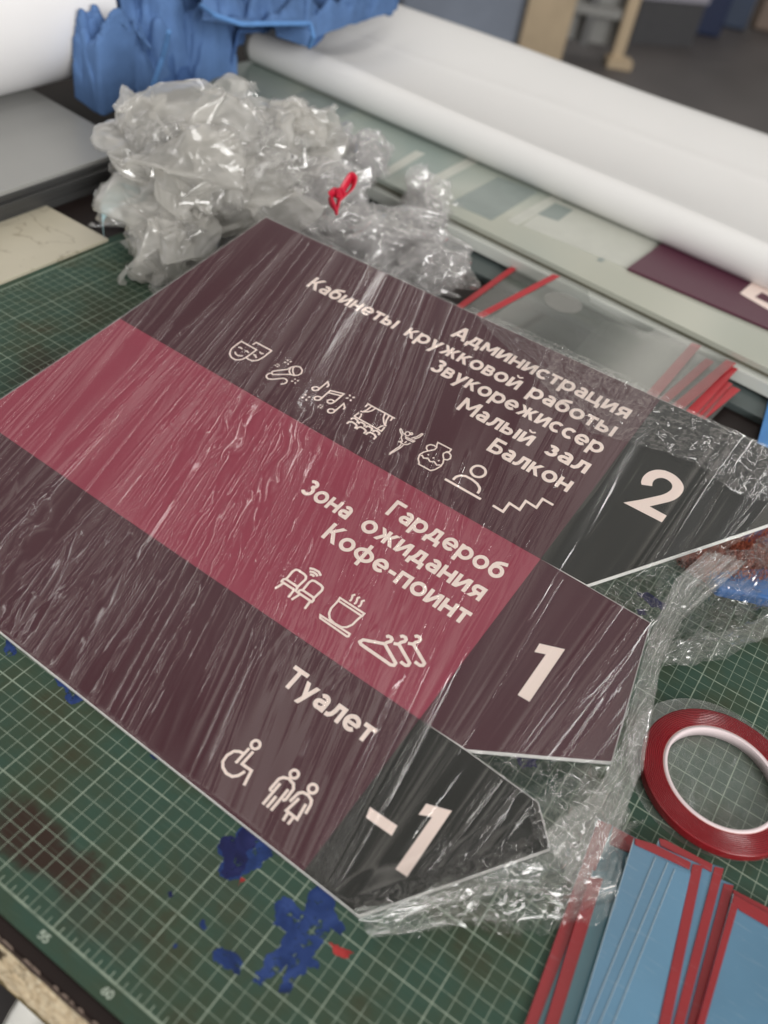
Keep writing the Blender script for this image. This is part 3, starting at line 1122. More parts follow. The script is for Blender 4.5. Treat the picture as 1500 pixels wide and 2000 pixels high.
ICONS = {
 'masks': (0.15, [[(11.25,16.72),(13.14,16.74),(13.05,18.14),(12.93,18.62),(12.52,18.99),(11.98,18.98),(11.51,18.69),(11.21,18.11),(11.19,17.4),(11.25,16.72)],[(12.4,16.42),(12.42,15.98),(14.33,15.98),(14.29,17.18),(14.17,17.74),(13.84,18.12),(13.38,18.21),(13.05,18.14)],[(11.58,17.55),(11.74,17.42),(12.03,17.51)],[(12.36,17.54),(12.55,17.42),(12.83,17.51)],[(11.74,18.18),(11.98,18.37),(12.28,18.41),(12.52,18.3),(12.67,18.16)],[(13.54,16.78),(13.79,16.87),(14.02,16.75)],[(13.31,17.4),(13.56,17.42),(13.85,17.61)]]),
 'microphone': (0.14, [[(16.2,18.11),(16.23,17.99),(17.1,17.01),(17.17,16.62),(17.44,16.23),(17.82,16.06),(18.26,16.28),(18.45,16.68),(18.37,17.06),(18.1,17.27),(17.73,17.37),(16.48,18.37),(16.28,18.27),(16.2,18.11)],[(17.22,16.72),(17.31,17.02),(17.58,17.27),(17.77,17.34)],[(17.38,16.36),(17.44,16.64),(17.66,16.93),(17.92,17.13),(18.16,17.23)],[(16.28,18.29),(16.12,18.47),(16.09,18.79),(16.27,19.01),(16.55,19.06),(16.82,18.92),(17.55,18.17),(17.8,18.09),(18.06,18.2),(18.14,18.5),(18.02,18.73),(17.83,18.88)],[(16.29,16),(16.39,16.12)],[(16.64,16.37),(16.76,16.49)],[(16.25,16.49),(16.41,16.37)],[(16.63,16.12),(16.75,15.96)],[(15.88,17.01),(15.97,17.1)],[(16.1,17.25),(16.19,17.35)],[(15.86,17.32),(15.95,17.26)],[(16.11,17.1),(16.18,17.02)],[(18.42,17.54),(18.53,17.65)],[(18.75,17.9),(18.86,18.03)],[(18.36,18.02),(18.51,17.9)],[(18.73,17.64),(18.88,17.52)]]),
 'notes': (0.16, [[(20.97,17.23),(21,17.3),(21.01,17.38),(20.99,17.46),(20.94,17.54),(20.87,17.61),(20.79,17.66),(20.7,17.69),(20.61,17.69),(20.54,17.66),(20.48,17.61),(20.44,17.54),(20.43,17.46),(20.45,17.38),(20.5,17.3),(20.57,17.23),(20.65,17.18),(20.74,17.15),(20.83,17.16),(20.91,17.18),(20.97,17.23)],[(21,17.32),(21.04,16.04),(21.39,16.33),(21.43,16.64)],[(21.87,18.07),(21.9,18.14),(21.91,18.22),(21.89,18.3),(21.85,18.38),(21.78,18.44),(21.7,18.49),(21.61,18.52),(21.52,18.52),(21.44,18.49),(21.39,18.44),(21.35,18.37),(21.34,18.3),(21.36,18.21),(21.41,18.13),(21.48,18.07),(21.56,18.02),(21.65,17.99),(21.74,17.99),(21.81,18.02),(21.87,18.07)],[(21.9,18.13),(21.92,16.8),(23.16,16.38),(23.1,17.73)],[(23.03,17.7),(23.07,17.76),(23.07,17.84),(23.05,17.92),(23.01,18),(22.95,18.06),(22.87,18.11),(22.78,18.13),(22.7,18.13),(22.62,18.1),(22.57,18.05),(22.53,17.99),(22.52,17.91),(22.54,17.83),(22.59,17.75),(22.65,17.69),(22.73,17.64),(22.82,17.62),(22.9,17.62),(22.97,17.65),(23.03,17.7)],[(21.95,17.11),(23.1,16.73)],[(23.8,18.58),(23.83,18.65),(23.84,18.74),(23.82,18.82),(23.78,18.9),(23.71,18.97),(23.63,19.01),(23.54,19.04),(23.45,19.03),(23.38,19),(23.32,18.95),(23.28,18.88),(23.27,18.8),(23.29,18.72),(23.33,18.64),(23.4,18.57),(23.48,18.52),(23.57,18.5),(23.66,18.5),(23.74,18.53),(23.8,18.58)],[(23.83,18.68),(23.89,17.36),(24.25,17.68),(24.32,17.97)],[(20.43,18.5),(20.58,18.66)],[(20.86,18.94),(21.03,19.1)],[(20.41,19.09),(20.6,18.91)],[(20.85,18.69),(21.02,18.52)],[(23.64,16.15),(23.79,16.3)],[(24.06,16.57),(24.21,16.72)],[(23.62,16.71),(23.81,16.54)],[(24.05,16.29),(24.22,16.14)],[(22.3,18.72),(22.4,18.82)],[(22.53,18.97),(22.63,19.07)],[(22.28,19.07),(22.38,18.99)],[(22.56,18.83),(22.65,18.76)]]),
 'stage': (0.15, [[(25.55,16.08),(28.6,16.08)],[(25.67,16.18),(25.66,16.53)],[(26.06,16.14),(26.02,16.71),(25.88,17.13),(25.63,17.22)],[(26.5,16.12),(26.41,16.57),(26.2,16.89),(25.88,17.13)],[(27.56,16.11),(27.73,16.61),(28.11,17.07),(28.38,17.29),(28.54,17.24)],[(28,16.09),(28.12,16.69),(28.29,17.05),(28.38,17.29)],[(28.39,16.14),(28.45,16.56)],[(25.65,17.43),(25.56,18.04)],[(25.89,17.38),(26.01,17.6),(26.07,17.96)],[(25.54,18.03),(28.61,18.04)],[(28.32,17.4),(28.18,17.57),(28.08,17.95)],[(28.49,17.45),(28.55,18.02)]]),
 'seats': (0.18, [[(25.6,19.16),(25.62,18.83),(25.84,18.7),(26.26,18.72),(26.46,18.84),(26.48,19.19)],[(26.67,19.17),(26.66,18.9),(26.81,18.73),(27.15,18.71),(27.47,18.84),(27.48,19.19)],[(27.7,19.18),(27.7,18.91),(27.87,18.72),(28.27,18.72),(28.56,18.86),(28.56,19.22)],[(25.57,18.53),(25.6,18.32),(25.78,18.21),(26.09,18.26),(26.21,18.35),(26.24,18.52)],[(26.4,18.55),(26.41,18.32),(26.57,18.23),(26.86,18.26),(26.99,18.35),(26.99,18.53)],[(27.19,18.53),(27.2,18.31),(27.36,18.22),(27.66,18.26),(27.79,18.35),(27.79,18.53)],[(27.99,18.56),(28.01,18.34),(28.17,18.25),(28.48,18.29),(28.59,18.38),(28.58,18.57)]]),
 'dancer': (0.11, [[(29.71,16.86),(29.94,17.14),(30.25,17.31),(30.36,17.63),(30.73,17.9)],[(29.71,16.86),(29.73,16.78),(29.81,16.79),(30.16,17.08),(30.39,17.15)],[(30.71,16.78),(30.74,16.85),(30.76,16.92),(30.75,16.99),(30.73,17.06),(30.68,17.1),(30.63,17.13),(30.56,17.14),(30.5,17.12),(30.44,17.08),(30.38,17.03),(30.35,16.96),(30.33,16.89),(30.34,16.82),(30.36,16.76),(30.41,16.71),(30.46,16.68),(30.53,16.67),(30.6,16.69),(30.66,16.73),(30.71,16.78)],[(30.9,16.64),(30.93,16.71),(30.92,16.77),(30.87,16.81),(30.81,16.8),(30.76,16.75),(30.73,16.68),(30.74,16.62),(30.78,16.58),(30.84,16.59),(30.9,16.64)],[(31.11,17.14),(31.39,16.71),(31.53,16.13),(31.65,16.14),(31.6,16.65),(31.36,17.09)],[(30.72,17.46),(30.75,17.3),(31.53,17.25),(31.48,17.42),(30.72,17.46)],[(30.76,18.04),(30.46,18.13),(30.57,17.97),(30.7,17.9)],[(30.68,18.13),(31,18.11),(31.25,17.97),(31.38,17.64)],[(30.96,17.96),(30.99,17.68)],[(30.82,18.23),(30.82,18.67),(30.69,19.21),(30.62,19.61),(30.71,19.83)],[(31.02,18.2),(30.98,18.7),(30.83,19.2),(30.71,19.59),(30.71,19.83)],[(30.53,17.25),(30.72,17.36)]]),
 'vase': (0.13, [[(33.23,16.15),(34.6,16.13),(34.63,16.45),(34.44,16.59),(34.32,16.93),(34.42,17.14),(34.68,17.42),(34.89,17.84),(34.94,18.28),(34.76,18.84),(34.5,19.18),(33.28,19.19),(33.26,19.06),(32.93,18.74),(32.76,18.28),(32.87,17.82),(33.19,17.36),(33.47,17.03),(33.48,16.73),(33.3,16.41),(33.23,16.15)],[(33.06,17.48),(32.81,17.32),(32.7,17.06),(32.85,16.75),(33.2,16.64),(33.38,16.7)],[(34.44,16.69),(34.65,16.58),(34.96,16.73),(35.11,17.06),(35,17.33),(34.76,17.44)],[(32.88,18.3),(32.99,18.21),(33.26,18.39),(33.54,18.18),(33.92,18.38),(34.2,18.17),(34.58,18.36),(34.85,18.15)],[(33.33,17.89),(33.38,17.76)],[(33.89,17.94),(33.93,17.78)],[(34.43,17.93),(34.47,17.76)]]),
 'reception': (0.23, [[(38.43,16.84),(38.4,17.01),(38.34,17.16),(38.24,17.29),(38.11,17.38),(37.96,17.45),(37.8,17.47),(37.64,17.45),(37.49,17.38),(37.36,17.29),(37.26,17.16),(37.2,17.01),(37.18,16.84),(37.2,16.68),(37.26,16.53),(37.36,16.4),(37.49,16.3),(37.64,16.24),(37.8,16.22),(37.96,16.24),(38.11,16.3),(38.24,16.4),(38.34,16.53),(38.4,16.68),(38.43,16.84)],[(36.59,18.89),(36.61,18.48),(36.81,18.15),(37.23,17.91),(37.88,17.9),(38.45,18.03),(38.85,18.28),(38.99,18.56),(39.03,18.89)],[(35.99,19.22),(39.58,19.25)]]),
 'stairs': (0.23, [[(40.71,19.21),(41.72,19.26),(41.69,18.19),(42.71,18.28),(42.66,17.19),(43.71,17.28),(43.67,16.18),(44.7,16.22)]]),
 'chairs': (0.2, [[(31.81,34.94),(31.74,34.12),(31.82,33.84),(32.01,33.75),(32.63,33.76),(32.87,33.85),(32.99,34.08),(32.94,34.97)],[(31.66,35.33),(31.64,35.11),(31.79,34.96),(32.8,34.96),(32.98,35.06),(33.04,35.33),(31.66,35.33)],[(31.86,35.41),(31.68,36.13)],[(32.91,35.42),(32.99,36.13)],[(33.44,34.94),(33.38,34.13),(33.46,33.85),(33.66,33.76),(34.26,33.77),(34.5,33.86),(34.61,34.09),(34.56,34.98)],[(33.26,35.35),(33.26,35.12),(33.41,34.97),(34.49,34.99),(34.66,35.17),(34.65,35.36),(33.26,35.35)],[(33.5,35.4),(33.3,36.14)],[(34.51,35.39),(34.6,36.16)],[(32.96,33.5),(33.17,33.42),(33.37,33.47)],[(32.78,33.31),(33.05,33.18),(33.36,33.2),(33.56,33.3)],[(32.59,33.09),(32.92,32.94),(33.37,32.91),(33.72,33.1)]]),
 'cup': (0.17, [[(35.89,35.89),(38.59,35.84),(38.65,36.06),(38.55,36.14),(36.02,36.09),(35.89,35.89)],[(36.16,34.07),(36.11,33.8),(38.41,33.8),(38.42,34.08),(36.16,34.07)],[(36.16,34.07),(36.15,34.94),(36.29,35.36),(36.62,35.71),(37.16,35.82),(37.76,35.76),(38.08,35.52),(38.28,35.11),(38.31,34.57),(38.38,34.11)],[(36.84,33.59),(36.9,33.46),(36.85,33.27),(36.75,33.05),(36.86,32.85)],[(37.28,33.58),(37.34,33.45),(37.3,33.26),(37.19,33.03),(37.3,32.83)],[(37.68,33.6),(37.75,33.46),(37.72,33.26),(37.62,33.04),(37.74,32.84)]]),
 'hangers': (0.26, [[(40.88,34.42),(40.99,34.27),(41.21,34.24),(41.36,34.34),(41.37,34.55),(41.21,34.76),(41.16,34.98)],[(41.15,34.97),(39.69,35.64),(39.59,35.93),(39.77,36.04),(42.49,36.1),(42.71,35.99),(42.7,35.76),(41.15,34.97)],[(41.71,33.79),(41.82,33.64),(42.05,33.61),(42.2,33.72),(42.21,33.92),(42.04,34.13),(41.99,34.35)],[(41.64,34.54),(42,34.37),(43.51,35.15),(43.54,35.37),(43.39,35.49),(42.91,35.46)],[(42.56,33.15),(42.67,33),(42.9,32.97),(43.05,33.08),(43.05,33.29),(42.89,33.49),(42.83,33.72)],[(42.48,33.9),(42.85,33.72),(44.37,34.51),(44.4,34.73),(44.22,34.87),(43.75,34.84)]]),
 'wheelchair': (0.21, [[(39.02,46.56),(39.01,46.63),(38.98,46.71),(38.93,46.77),(38.87,46.82),(38.8,46.85),(38.72,46.86),(38.64,46.85),(38.57,46.82),(38.5,46.77),(38.46,46.71),(38.43,46.63),(38.42,46.56),(38.43,46.48),(38.46,46.4),(38.5,46.34),(38.57,46.29),(38.64,46.26),(38.72,46.25),(38.8,46.26),(38.87,46.29),(38.93,46.34),(38.98,46.4),(39.01,46.48),(39.02,46.56)],[(38.54,47),(38.51,48.34)],[(38.46,47.52),(38.15,47.59),(37.86,47.79),(37.69,48.27),(37.75,48.76),(38.03,49.07),(38.49,49.24),(38.95,49.17),(39.22,48.88),(39.34,48.57),(39.39,48.4)],[(38.92,47.02),(38.89,48.13),(39.69,48.1),(39.96,49.16)]]),
 'man': (0.21, [[(42.4,46.58),(42.39,46.66),(42.36,46.72),(42.32,46.78),(42.26,46.83),(42.19,46.86),(42.12,46.87),(42.04,46.86),(41.97,46.83),(41.91,46.78),(41.87,46.72),(41.84,46.66),(41.83,46.58),(41.84,46.51),(41.87,46.44),(41.91,46.38),(41.97,46.34),(42.04,46.31),(42.12,46.3),(42.19,46.31),(42.26,46.34),(42.32,46.38),(42.36,46.44),(42.39,46.51),(42.4,46.58)],[(41.62,48.42),(41.5,48.28),(41.51,47.45),(41.68,47.19),(42.01,47.04),(42.49,47.12),(42.72,47.4),(42.75,48.25),(42.61,48.42)],[(41.78,47.62),(41.77,49.39)],[(42.12,48.45),(42.11,49.38)],[(42.46,47.62),(42.46,49.37)]]),
 'woman': (0.21, [[(44.01,46.62),(44,46.7),(43.97,46.77),(43.92,46.83),(43.86,46.88),(43.79,46.91),(43.71,46.92),(43.63,46.91),(43.56,46.88),(43.5,46.83),(43.45,46.77),(43.42,46.7),(43.41,46.62),(43.42,46.54),(43.45,46.47),(43.5,46.41),(43.56,46.36),(43.63,46.33),(43.71,46.32),(43.79,46.33),(43.86,46.36),(43.92,46.41),(43.97,46.47),(44,46.54),(44.01,46.62)],[(43.05,48.19),(43.15,47.42),(43.35,47.2),(43.74,47.13),(44.14,47.27),(44.28,47.54),(44.38,48.2)],[(43.41,47.66),(43.25,48.78),(44.17,48.79),(44,47.69)],[(43.43,48.88),(43.5,49.42)],[(43.9,48.87),(43.9,49.41)]]),
}
DIGITS = {
 'two': [(49.61,9.98),(49.48,9.8),(49.4,9.6),(49.34,9.33),(49.33,9.03),(49.38,8.66),(49.5,8.32),(49.7,8),(49.94,7.75),(50.22,7.56),(50.54,7.43),(50.9,7.39),(51.27,7.39),(51.62,7.47),(51.93,7.6),(52.21,7.77),(52.43,7.96),(52.57,8.16),(52.67,8.39),(52.73,8.65),(52.74,8.94),(52.71,9.27),(52.63,9.59),(52.53,9.86),(52.38,10.13),(52.22,10.37),(52.02,10.62),(51.17,11.68),(52.73,11.73),(52.7,12.58),(49.25,12.58),(50.23,11.51),(51.22,10.3),(51.42,10.05),(51.6,9.76),(51.73,9.48),(51.81,9.21),(51.84,8.99),(51.82,8.8),(51.77,8.64),(51.68,8.5),(51.52,8.36),(51.32,8.28),(51.1,8.23),(50.89,8.25),(50.7,8.3),(50.54,8.42),(50.4,8.57),(50.29,8.78),(50.24,9.01),(50.26,9.24),(50.32,9.44),(50.41,9.61)],
 'one': [(50.28,28.11),(52.04,27.41),(52.06,32.59),(51.11,32.63),(51.11,28.62),(50.33,28.94)],
 'dash': [(47.67,46.04),(47.46,45.34),(49.61,45.26),(49.69,46)],
 'minus_one': [(50.3,42.95),(51.91,42.34),(51.94,47.49),(51.09,47.54),(51.1,43.45),(50.3,43.84)],
}

for key, (w, lines) in ICONS.items():
    polys = []
    for ln in lines:
        polys += ribbon(ln, w)
    quads_to_sign('pictogram', polys, CREAM)
for key, poly in DIGITS.items():
    sign_face('floor_number', poly, 0.026, CREAM, sign)

# ------------------------------------------------------------------ stretch film round the sign


def streak_coord(X, Y):
    """coordinate that stays constant along the pull lines of the film"""
    xs = [-10, 3, 8, 20, 30, 38, 44, 50, 56, 70]
    ks = [.26, .26, .18, .31, .36, .31, .17, .02, -.07, -.16]
    Sx = X.copy()
    for _ in range(10):
        Sx = 0.5 * Sx + 0.5 * (X - np.interp(Sx, xs, ks) * (Y - 25))
    return Sx


XR_Y = [-1, 6, 12.8, 21, 26, 32.7, 38.3, 41.5, 45.4, 48.5, 51.35, 53]
XR_X = [61.2, 60.8, 58.0, 57.0, 58.6, 60.8, 61.6, 63.6, 60.4, 56.2, 51.9, 51.0]
XB_Y = [-1, 0, 6.6, 21.5, 21.6, 33.1, 38.2, 38.3, 40.6, 51.15, 53]
XB_X = [57.2, 57.2, 60.6, 50.65, 56.1, 58.85, 50.4, 56.2, 58.35, 50.9, 50.9]


def film_height(X, Y):
    s = streak_coord(X, Y)
    t = Y
    left = smooth01(44, 34, X)
    right = smooth01(43, 48, X)
    h = 0.10 + 0.12 * vnoise(X * 0.05, Y * 0.04, 1)
    # broad soft pleats all along the pull
    a = s * 0.40 + 0.5 * vnoise(s * .25, t * .035, 2)
    h += 0.14 * (ridge(a, t * 0.018, 11) ** 2) * (0.55 + 0.45 * left + 0.5 * right)
    # narrower pleats, in sheaves
    m1 = smooth01(0.48, 0.80, vnoise(s * 0.11, t * 0.045, 21))
    calm = (0.25 + 0.75 * smooth01(3, 15, X)) * (1 - 0.72 * right)
    h += 0.034 * calm * (ridge(s * 1.15 + 0.6 * vnoise(s * .6, t * .08, 6), t * 0.03, 12) ** 2) * (0.15 + m1)
    # hair-fine threads
    m2 = smooth01(0.52, 0.82, vnoise(s * 0.22, t * 0.06, 22))
    h += 0.018 * calm * (ridge(s * 2.6, t * 0.06, 13) ** 3) * m2
    # leafy crumple where the sheet is slack
    slack = smooth01(0.46, 0.72, vnoise(X * 0.07 + 3, Y * 0.085, 31)) * smooth01(49, 40, X) * smooth01(4, 17, X)
    k = np.interp(X, [0, 20, 34, 46], [.2, .3, .36, .15])
    wx = (X - k * Y) + 1.3 * vnoise(X * .45, Y * .45, 41)
    wy = Y + 1.3 * vnoise(X * .45, Y * .45, 42)
    h += 0.038 * slack * (ridge(wx * 0.62, wy * 0.15, 43) ** 2 + 0.42 * ridge(wx * 1.3 - wy * .3, wy * 0.36, 44) ** 2)
    # long hair-thin pull lines
    rng = np.random.RandomState(31)
    for _ in range(210):
        s0 = rng.uniform(-8, 60)
        t0 = rng.uniform(-4, 44)
        ln = rng.uniform(9, 34)
        wd = rng.uniform(0.10, 0.17)
        am = rng.uniform(0.006, 0.026)
        d = np.abs(s - s0 - rng.uniform(-.05, .05) * (t - t0)) / wd
        h += am * (1 - 0.5 * right) * np.maximum(0, 1 - d) * smooth01(t0, t0 + 3, t) * smooth01(t0 + ln, t0 + ln - 4, t)
    # a few taut sharp creases
    rng = np.random.RandomState(12)
    for _ in range(30):
        s0 = rng.uniform(-6, 58)
        t0 = rng.uniform(0, 46)
        ln = rng.uniform(5, 22)
        wd = rng.uniform(0.09, 0.20)
        am = rng.uniform(0.018, 0.055)
        d = np.abs(s - s0 - 0.25 * np.sin(t * .25 + s0)) / wd
        h += am * np.maximum(0, 1 - d) * smooth01(t0, t0 + 2, t) * smooth01(t0 + ln, t0 + ln - 3, t)
    return h


nY, nX = 560, 900
tY = np.linspace(-0.25, 51.3, nY)
tX = np.linspace(0, 1, nX)
TX, YY = np.meshgrid(tX, tY, indexing='ij')
XR = np.interp(YY, XR_Y, XR_X) + 0.35 * (vnoise(YY * 0.8, YY * 0, 61) - 0.5)
XX = -0.12 + TX * (XR + 0.12)
h = film_height(XX, YY)
d_out = XX - np.interp(YY, XB_Y, XB_X)
ow = smooth01(0.0, 1.6, d_out)
low = smooth01(37, 43, YY)
P3 = np.stack([XX.ravel(), YY.ravel()], 1)
cr = np.zeros((XX.size, 3))
om = np.where(d_out.ravel() > -1.2)[0]
cr[om] = facets(P3[om], (1.9, 0.8), (0.13, 0.05), 77)
cr2 = cr[:, 2].reshape(XX.shape) * 1.0
h = h * (1 - 0.6 * ow) + ow * (0.16 + (0.5 + 1.7 * low) * cr2)
# the crumpled tail over the lowest tag also rides up on to the board a little
mouth = smooth01(2.6, 0.2, np.abs(d_out + 0.5)) * low
h += mouth * (0.2 + 0.6 * np.abs(cr2))
# film draws down on to the edges of the board
edge = smooth01(0, 0.45, np.minimum(np.minimum(XX + 0.12, YY + 0.25), 51.3 - YY))
h = 0.035 + (h - 0.035) * (0.2 + 0.8 * edge) * 1.0
h = np.maximum(h, 0.04)
W = on_sign(np.stack([XX.ravel(), YY.ravel()], 1), 0)
W = W + h.ravel()[:, None] * (S_R @ np.array([0, 0, 1.0]))
side = (cr[:, :2] * (ow.ravel() * (0.5 + 1.5 * low.ravel()))[:, None])
ax_u = (BASIS @ np.array([1, 0, 0])) @ S_R.T
ax_v = (BASIS @ np.array([0, 1, 0])) @ S_R.T
W = W + side[:, :1] * ax_u + side[:, 1:] * ax_v
W[:, 2] = np.maximum(W[:, 2], 0.09)
FILM = film('stretch_film_clear', base=0.056, edge=0.9, rough=0.115, haze=0.014, hazecol=(0.72, 0.64, 0.58), bump=0.0, power=4.5, rough2=0.045, share2=0.5)
wrap = thing('stretch_wrap', (45, 33, 0), 'clear stretch film pulled tight and creased over the whole sign, crumpled past its arrow ends', 'plastic wrap')
mesh('taut_film', W, grid_faces(nX, nY), FILM, wrap, True)


def patch(name, left, right, n_u, n_v, amp, seed, mat, parent, freqs=(0.35, 0.8, 1.7), long=0.0, z_min=0.05, smooth=True, lift=0.0, stretch=0.45):
    """crinkled sheet spanned between two world polylines (cm); long > 0 adds pleats running along them"""
    def res(poly, n):
        poly = np.asarray(poly, float)
        d = np.r_[0, np.cumsum(np.linalg.norm(np.diff(poly, axis=0), axis=1))]
        t = np.linspace(0, d[-1], n)
        return np.stack([np.interp(t, d, poly[:, k]) for k in range(3)], 1)
    A = res(left, n_u)
    B = res(right, n_u)
    t = np.linspace(0, 1, n_v)[None, :, None]
    P = A[:, None, :] * (1 - t) + B[:, None, :] * t
    P = P.reshape(-1, 3)
    base = P.copy()
    k = np.array(freqs)
    cells = 0.55 / k
    # work in the plane of the sheet
    UV = np.stack([np.repeat(np.linspace(0, 1, n_u), n_v) * np.linalg.norm(np.diff(A, axis=0), axis=1).sum() * stretch,
                   np.tile(np.linspace(0, 1, n_v), n_u) * np.linalg.norm(A - B, axis=1).mean()], 1)
    D = facets(UV, cells, amp * (cells / cells[0]) * 0.5, seed)
    P = P + D
    P[:, 2] += np.abs(D[:, 2]) * 0.4 + lift * np.repeat(np.sin(np.linspace(0, np.pi, n_v))[None, :], n_u, 0).ravel()
    if long > 0:
        vv = np.tile(np.linspace(0, 1, n_v), n_u)
        uu = np.repeat(np.linspace(0, 1, n_u), n_v)
        P[:, 2] += long * (ridge(vv * 7, uu * 2.5, seed + 5) ** 2 + 0.6 * ridge(vv * 17, uu * 5, seed + 6) ** 2)
    P[:, 2] = np.maximum(P[:, 2], z_min)
    F = grid_faces(n_u, n_v)
    return mesh(name, P, F, mat, parent, smooth)


def pts(z, *pp):
    return [at(a, b, z) for a, b in pp]


def spts(n, *pp):
    """world points over the sign from sign coordinates"""
    return on_sign(pp, n)


CORN = film('crumple_film', base=0.085, edge=0.95, rough=0.2, rough2=0.04, share2=0.6, haze=0.04, hazecol=(0.95, 0.92, 0.82), bump=0.0, power=2.6)
TAIL = film('tail_film', base=0.085, edge=0.95, rough=0.15, rough2=0.035, share2=0.6, haze=0.03, hazecol=(0.9, 0.9, 0.86), bump=0.0, power=2.8)
FILM2 = film('stretch_film_gathered', base=0.16, edge=0.95, rough=0.25, rough2=0.05, share2=0.5, haze=0.085, hazecol=(0.92, 0.90, 0.83), bump=0.0, bscale=(150, 150, 150), power=2.0)
# second layer folded back along the top edge
patch('overlap_flap', spts(0.42, (26, -0.4), (36, -0.5), (45, -0.3), (52, 0.2), (61, 0.2)), spts(0.46, (27, 0.6), (36, 4.6), (43.5, 7.7), (47.4, 6.5), (52.3, 5.6), (56.4, 6.7), (60.6, 5.4)),
      260, 70, 0.06, 201, film('overlap_film', base=0.055, edge=0.95, rough=0.12, rough2=0.05, share2=0.5, haze=0.025, hazecol=(0.72, 0.66, 0.60), bump=0.0, bscale=(140, 140, 140), power=3.6), wrap, (0.7, 1.5, 3.2))
# gathered edge of the film hanging off the right end
patch('gathered_edge', spts(0.3, (56.8, 13.5), (56.0, 17.5), (56.6, 22.5), (58.9, 32.0), (58.9, 36.0), (57.6, 40.2)),
      spts(0.25, (59.8, 12.5), (58.0, 20.5), (58.2, 24.5), (60.6, 32.5), (61.4, 37.5), (61.0, 42.5)), 300, 44, 0.12, 210, FILM2, wrap, (0.25, 0.6), long=0.34, stretch=0.16)
# loose tail of the film lying over the brush and the mat
patch('loose_tail', pts(2.2, (1285, 1200), (1330, 1130), (1400, 1075), (1520, 1030)), pts(0.5, (1272, 1300), (1330, 1305), (1420, 1285), (1560, 1215)),
      240, 150, 0.8, 220, TAIL, wrap, (0.14, 0.36, 0.9), smooth=True)
patch('tail_hem', pts(0.9, (1270, 1262), (1340, 1258), (1420, 1236), (1560, 1180)), pts(0.5, (1270, 1302), (1340, 1306), (1425, 1288), (1565, 1222)),
      220, 40, 0.5, 221, CORN, wrap, (0.2, 0.5, 1.1), long=0.2, stretch=0.4)
# crumpled bottom corner, pulled out over the red strips
patch('crumpled_corner', pts(1.5, (700, 1792), (800, 1755), (930, 1700), (1060, 1655), (1120, 1600), (1170, 1530)),
      pts(0.6, (706, 1806), (800, 1822), (960, 1816), (1130, 1805), (1213, 1775), (1250, 1640)), 300, 120, 0.75, 230, CORN, wrap, (0.17, 0.42, 1.0), long=0.3, stretch=0.3)
patch('crumpled_corner', pts(2.1, (760, 1775), (900, 1725), (1040, 1680), (1110, 1640)), pts(1.2, (770, 1790), (930, 1775), (1090, 1770), (1205, 1740)),
      240, 80, 0.75, 232, CORN, wrap, (0.18, 0.42, 1.0), long=0.35, stretch=0.3)
patch('crumpled_corner', pts(2.0, (1050, 1560), (1120, 1520), (1200, 1500)), pts(1.3, (1095, 1700), (1180, 1680), (1240, 1620)), 140, 110, 0.7, 234, CORN, wrap, (0.2, 0.5, 1.1), long=0.15, stretch=0.5)

# ------------------------------------------------------------------ double-sided tape roll and its liner disc


def circ3(a, b, c):
    ax, ay = a[:2]
    bx, by = b[:2]
    cx, cy = c[:2]
    d = 2 * (ax * (by - cy) + bx * (cy - ay) + cx * (ay - by))
    ux = ((ax ** 2 + ay ** 2) * (by - cy) + (bx ** 2 + by ** 2) * (cy - ay) + (cx ** 2 + cy ** 2) * (ay - by)) / d
    uy = ((ax ** 2 + ay ** 2) * (cx - bx) + (bx ** 2 + by ** 2) * (ax - cx) + (cx ** 2 + cy ** 2) * (bx - ax)) / d
    return np.array([ux, uy]), math.hypot(ax - ux, ay - uy)


TZ = 0.95
tc_, tr_ = circ3(at(1256, 1450, TZ), at(1420, 1664, TZ), at(1370, 1383, TZ))
ti_, tri_ = circ3(at(1300, 1475, TZ), at(1420, 1622, TZ), at(1375, 1420, TZ))
TC = tc_ * 0.6 + ti_ * 0.4


def ring(profile, n=160, centre=(0, 0)):
    """lathe of a closed (radius, z) profile"""
    pr = np.asarray(profile, float)
    k = len(pr)
    th = np.linspace(0, 2 * np.pi, n, endpoint=False)
    V = np.stack([centre[0] + np.cos(th)[:, None] * pr[None, :, 0], centre[1] + np.sin(th)[:, None] * pr[None, :, 0], np.repeat(pr[None, :, 1], n, 0)], 2).reshape(-1, 3)
    F = []
    for i in range(n):
        for j in range(k):
            F.append((i * k + j, ((i + 1) % n) * k + j, ((i + 1) % n) * k + (j + 1) % k, i * k + (j + 1) % k))
    return V, F


tape = thing('tape_roll', (TC[0], TC[1], 0.1), 'roll of red double-sided tape with a white core lying on the green mat', 'tape roll')


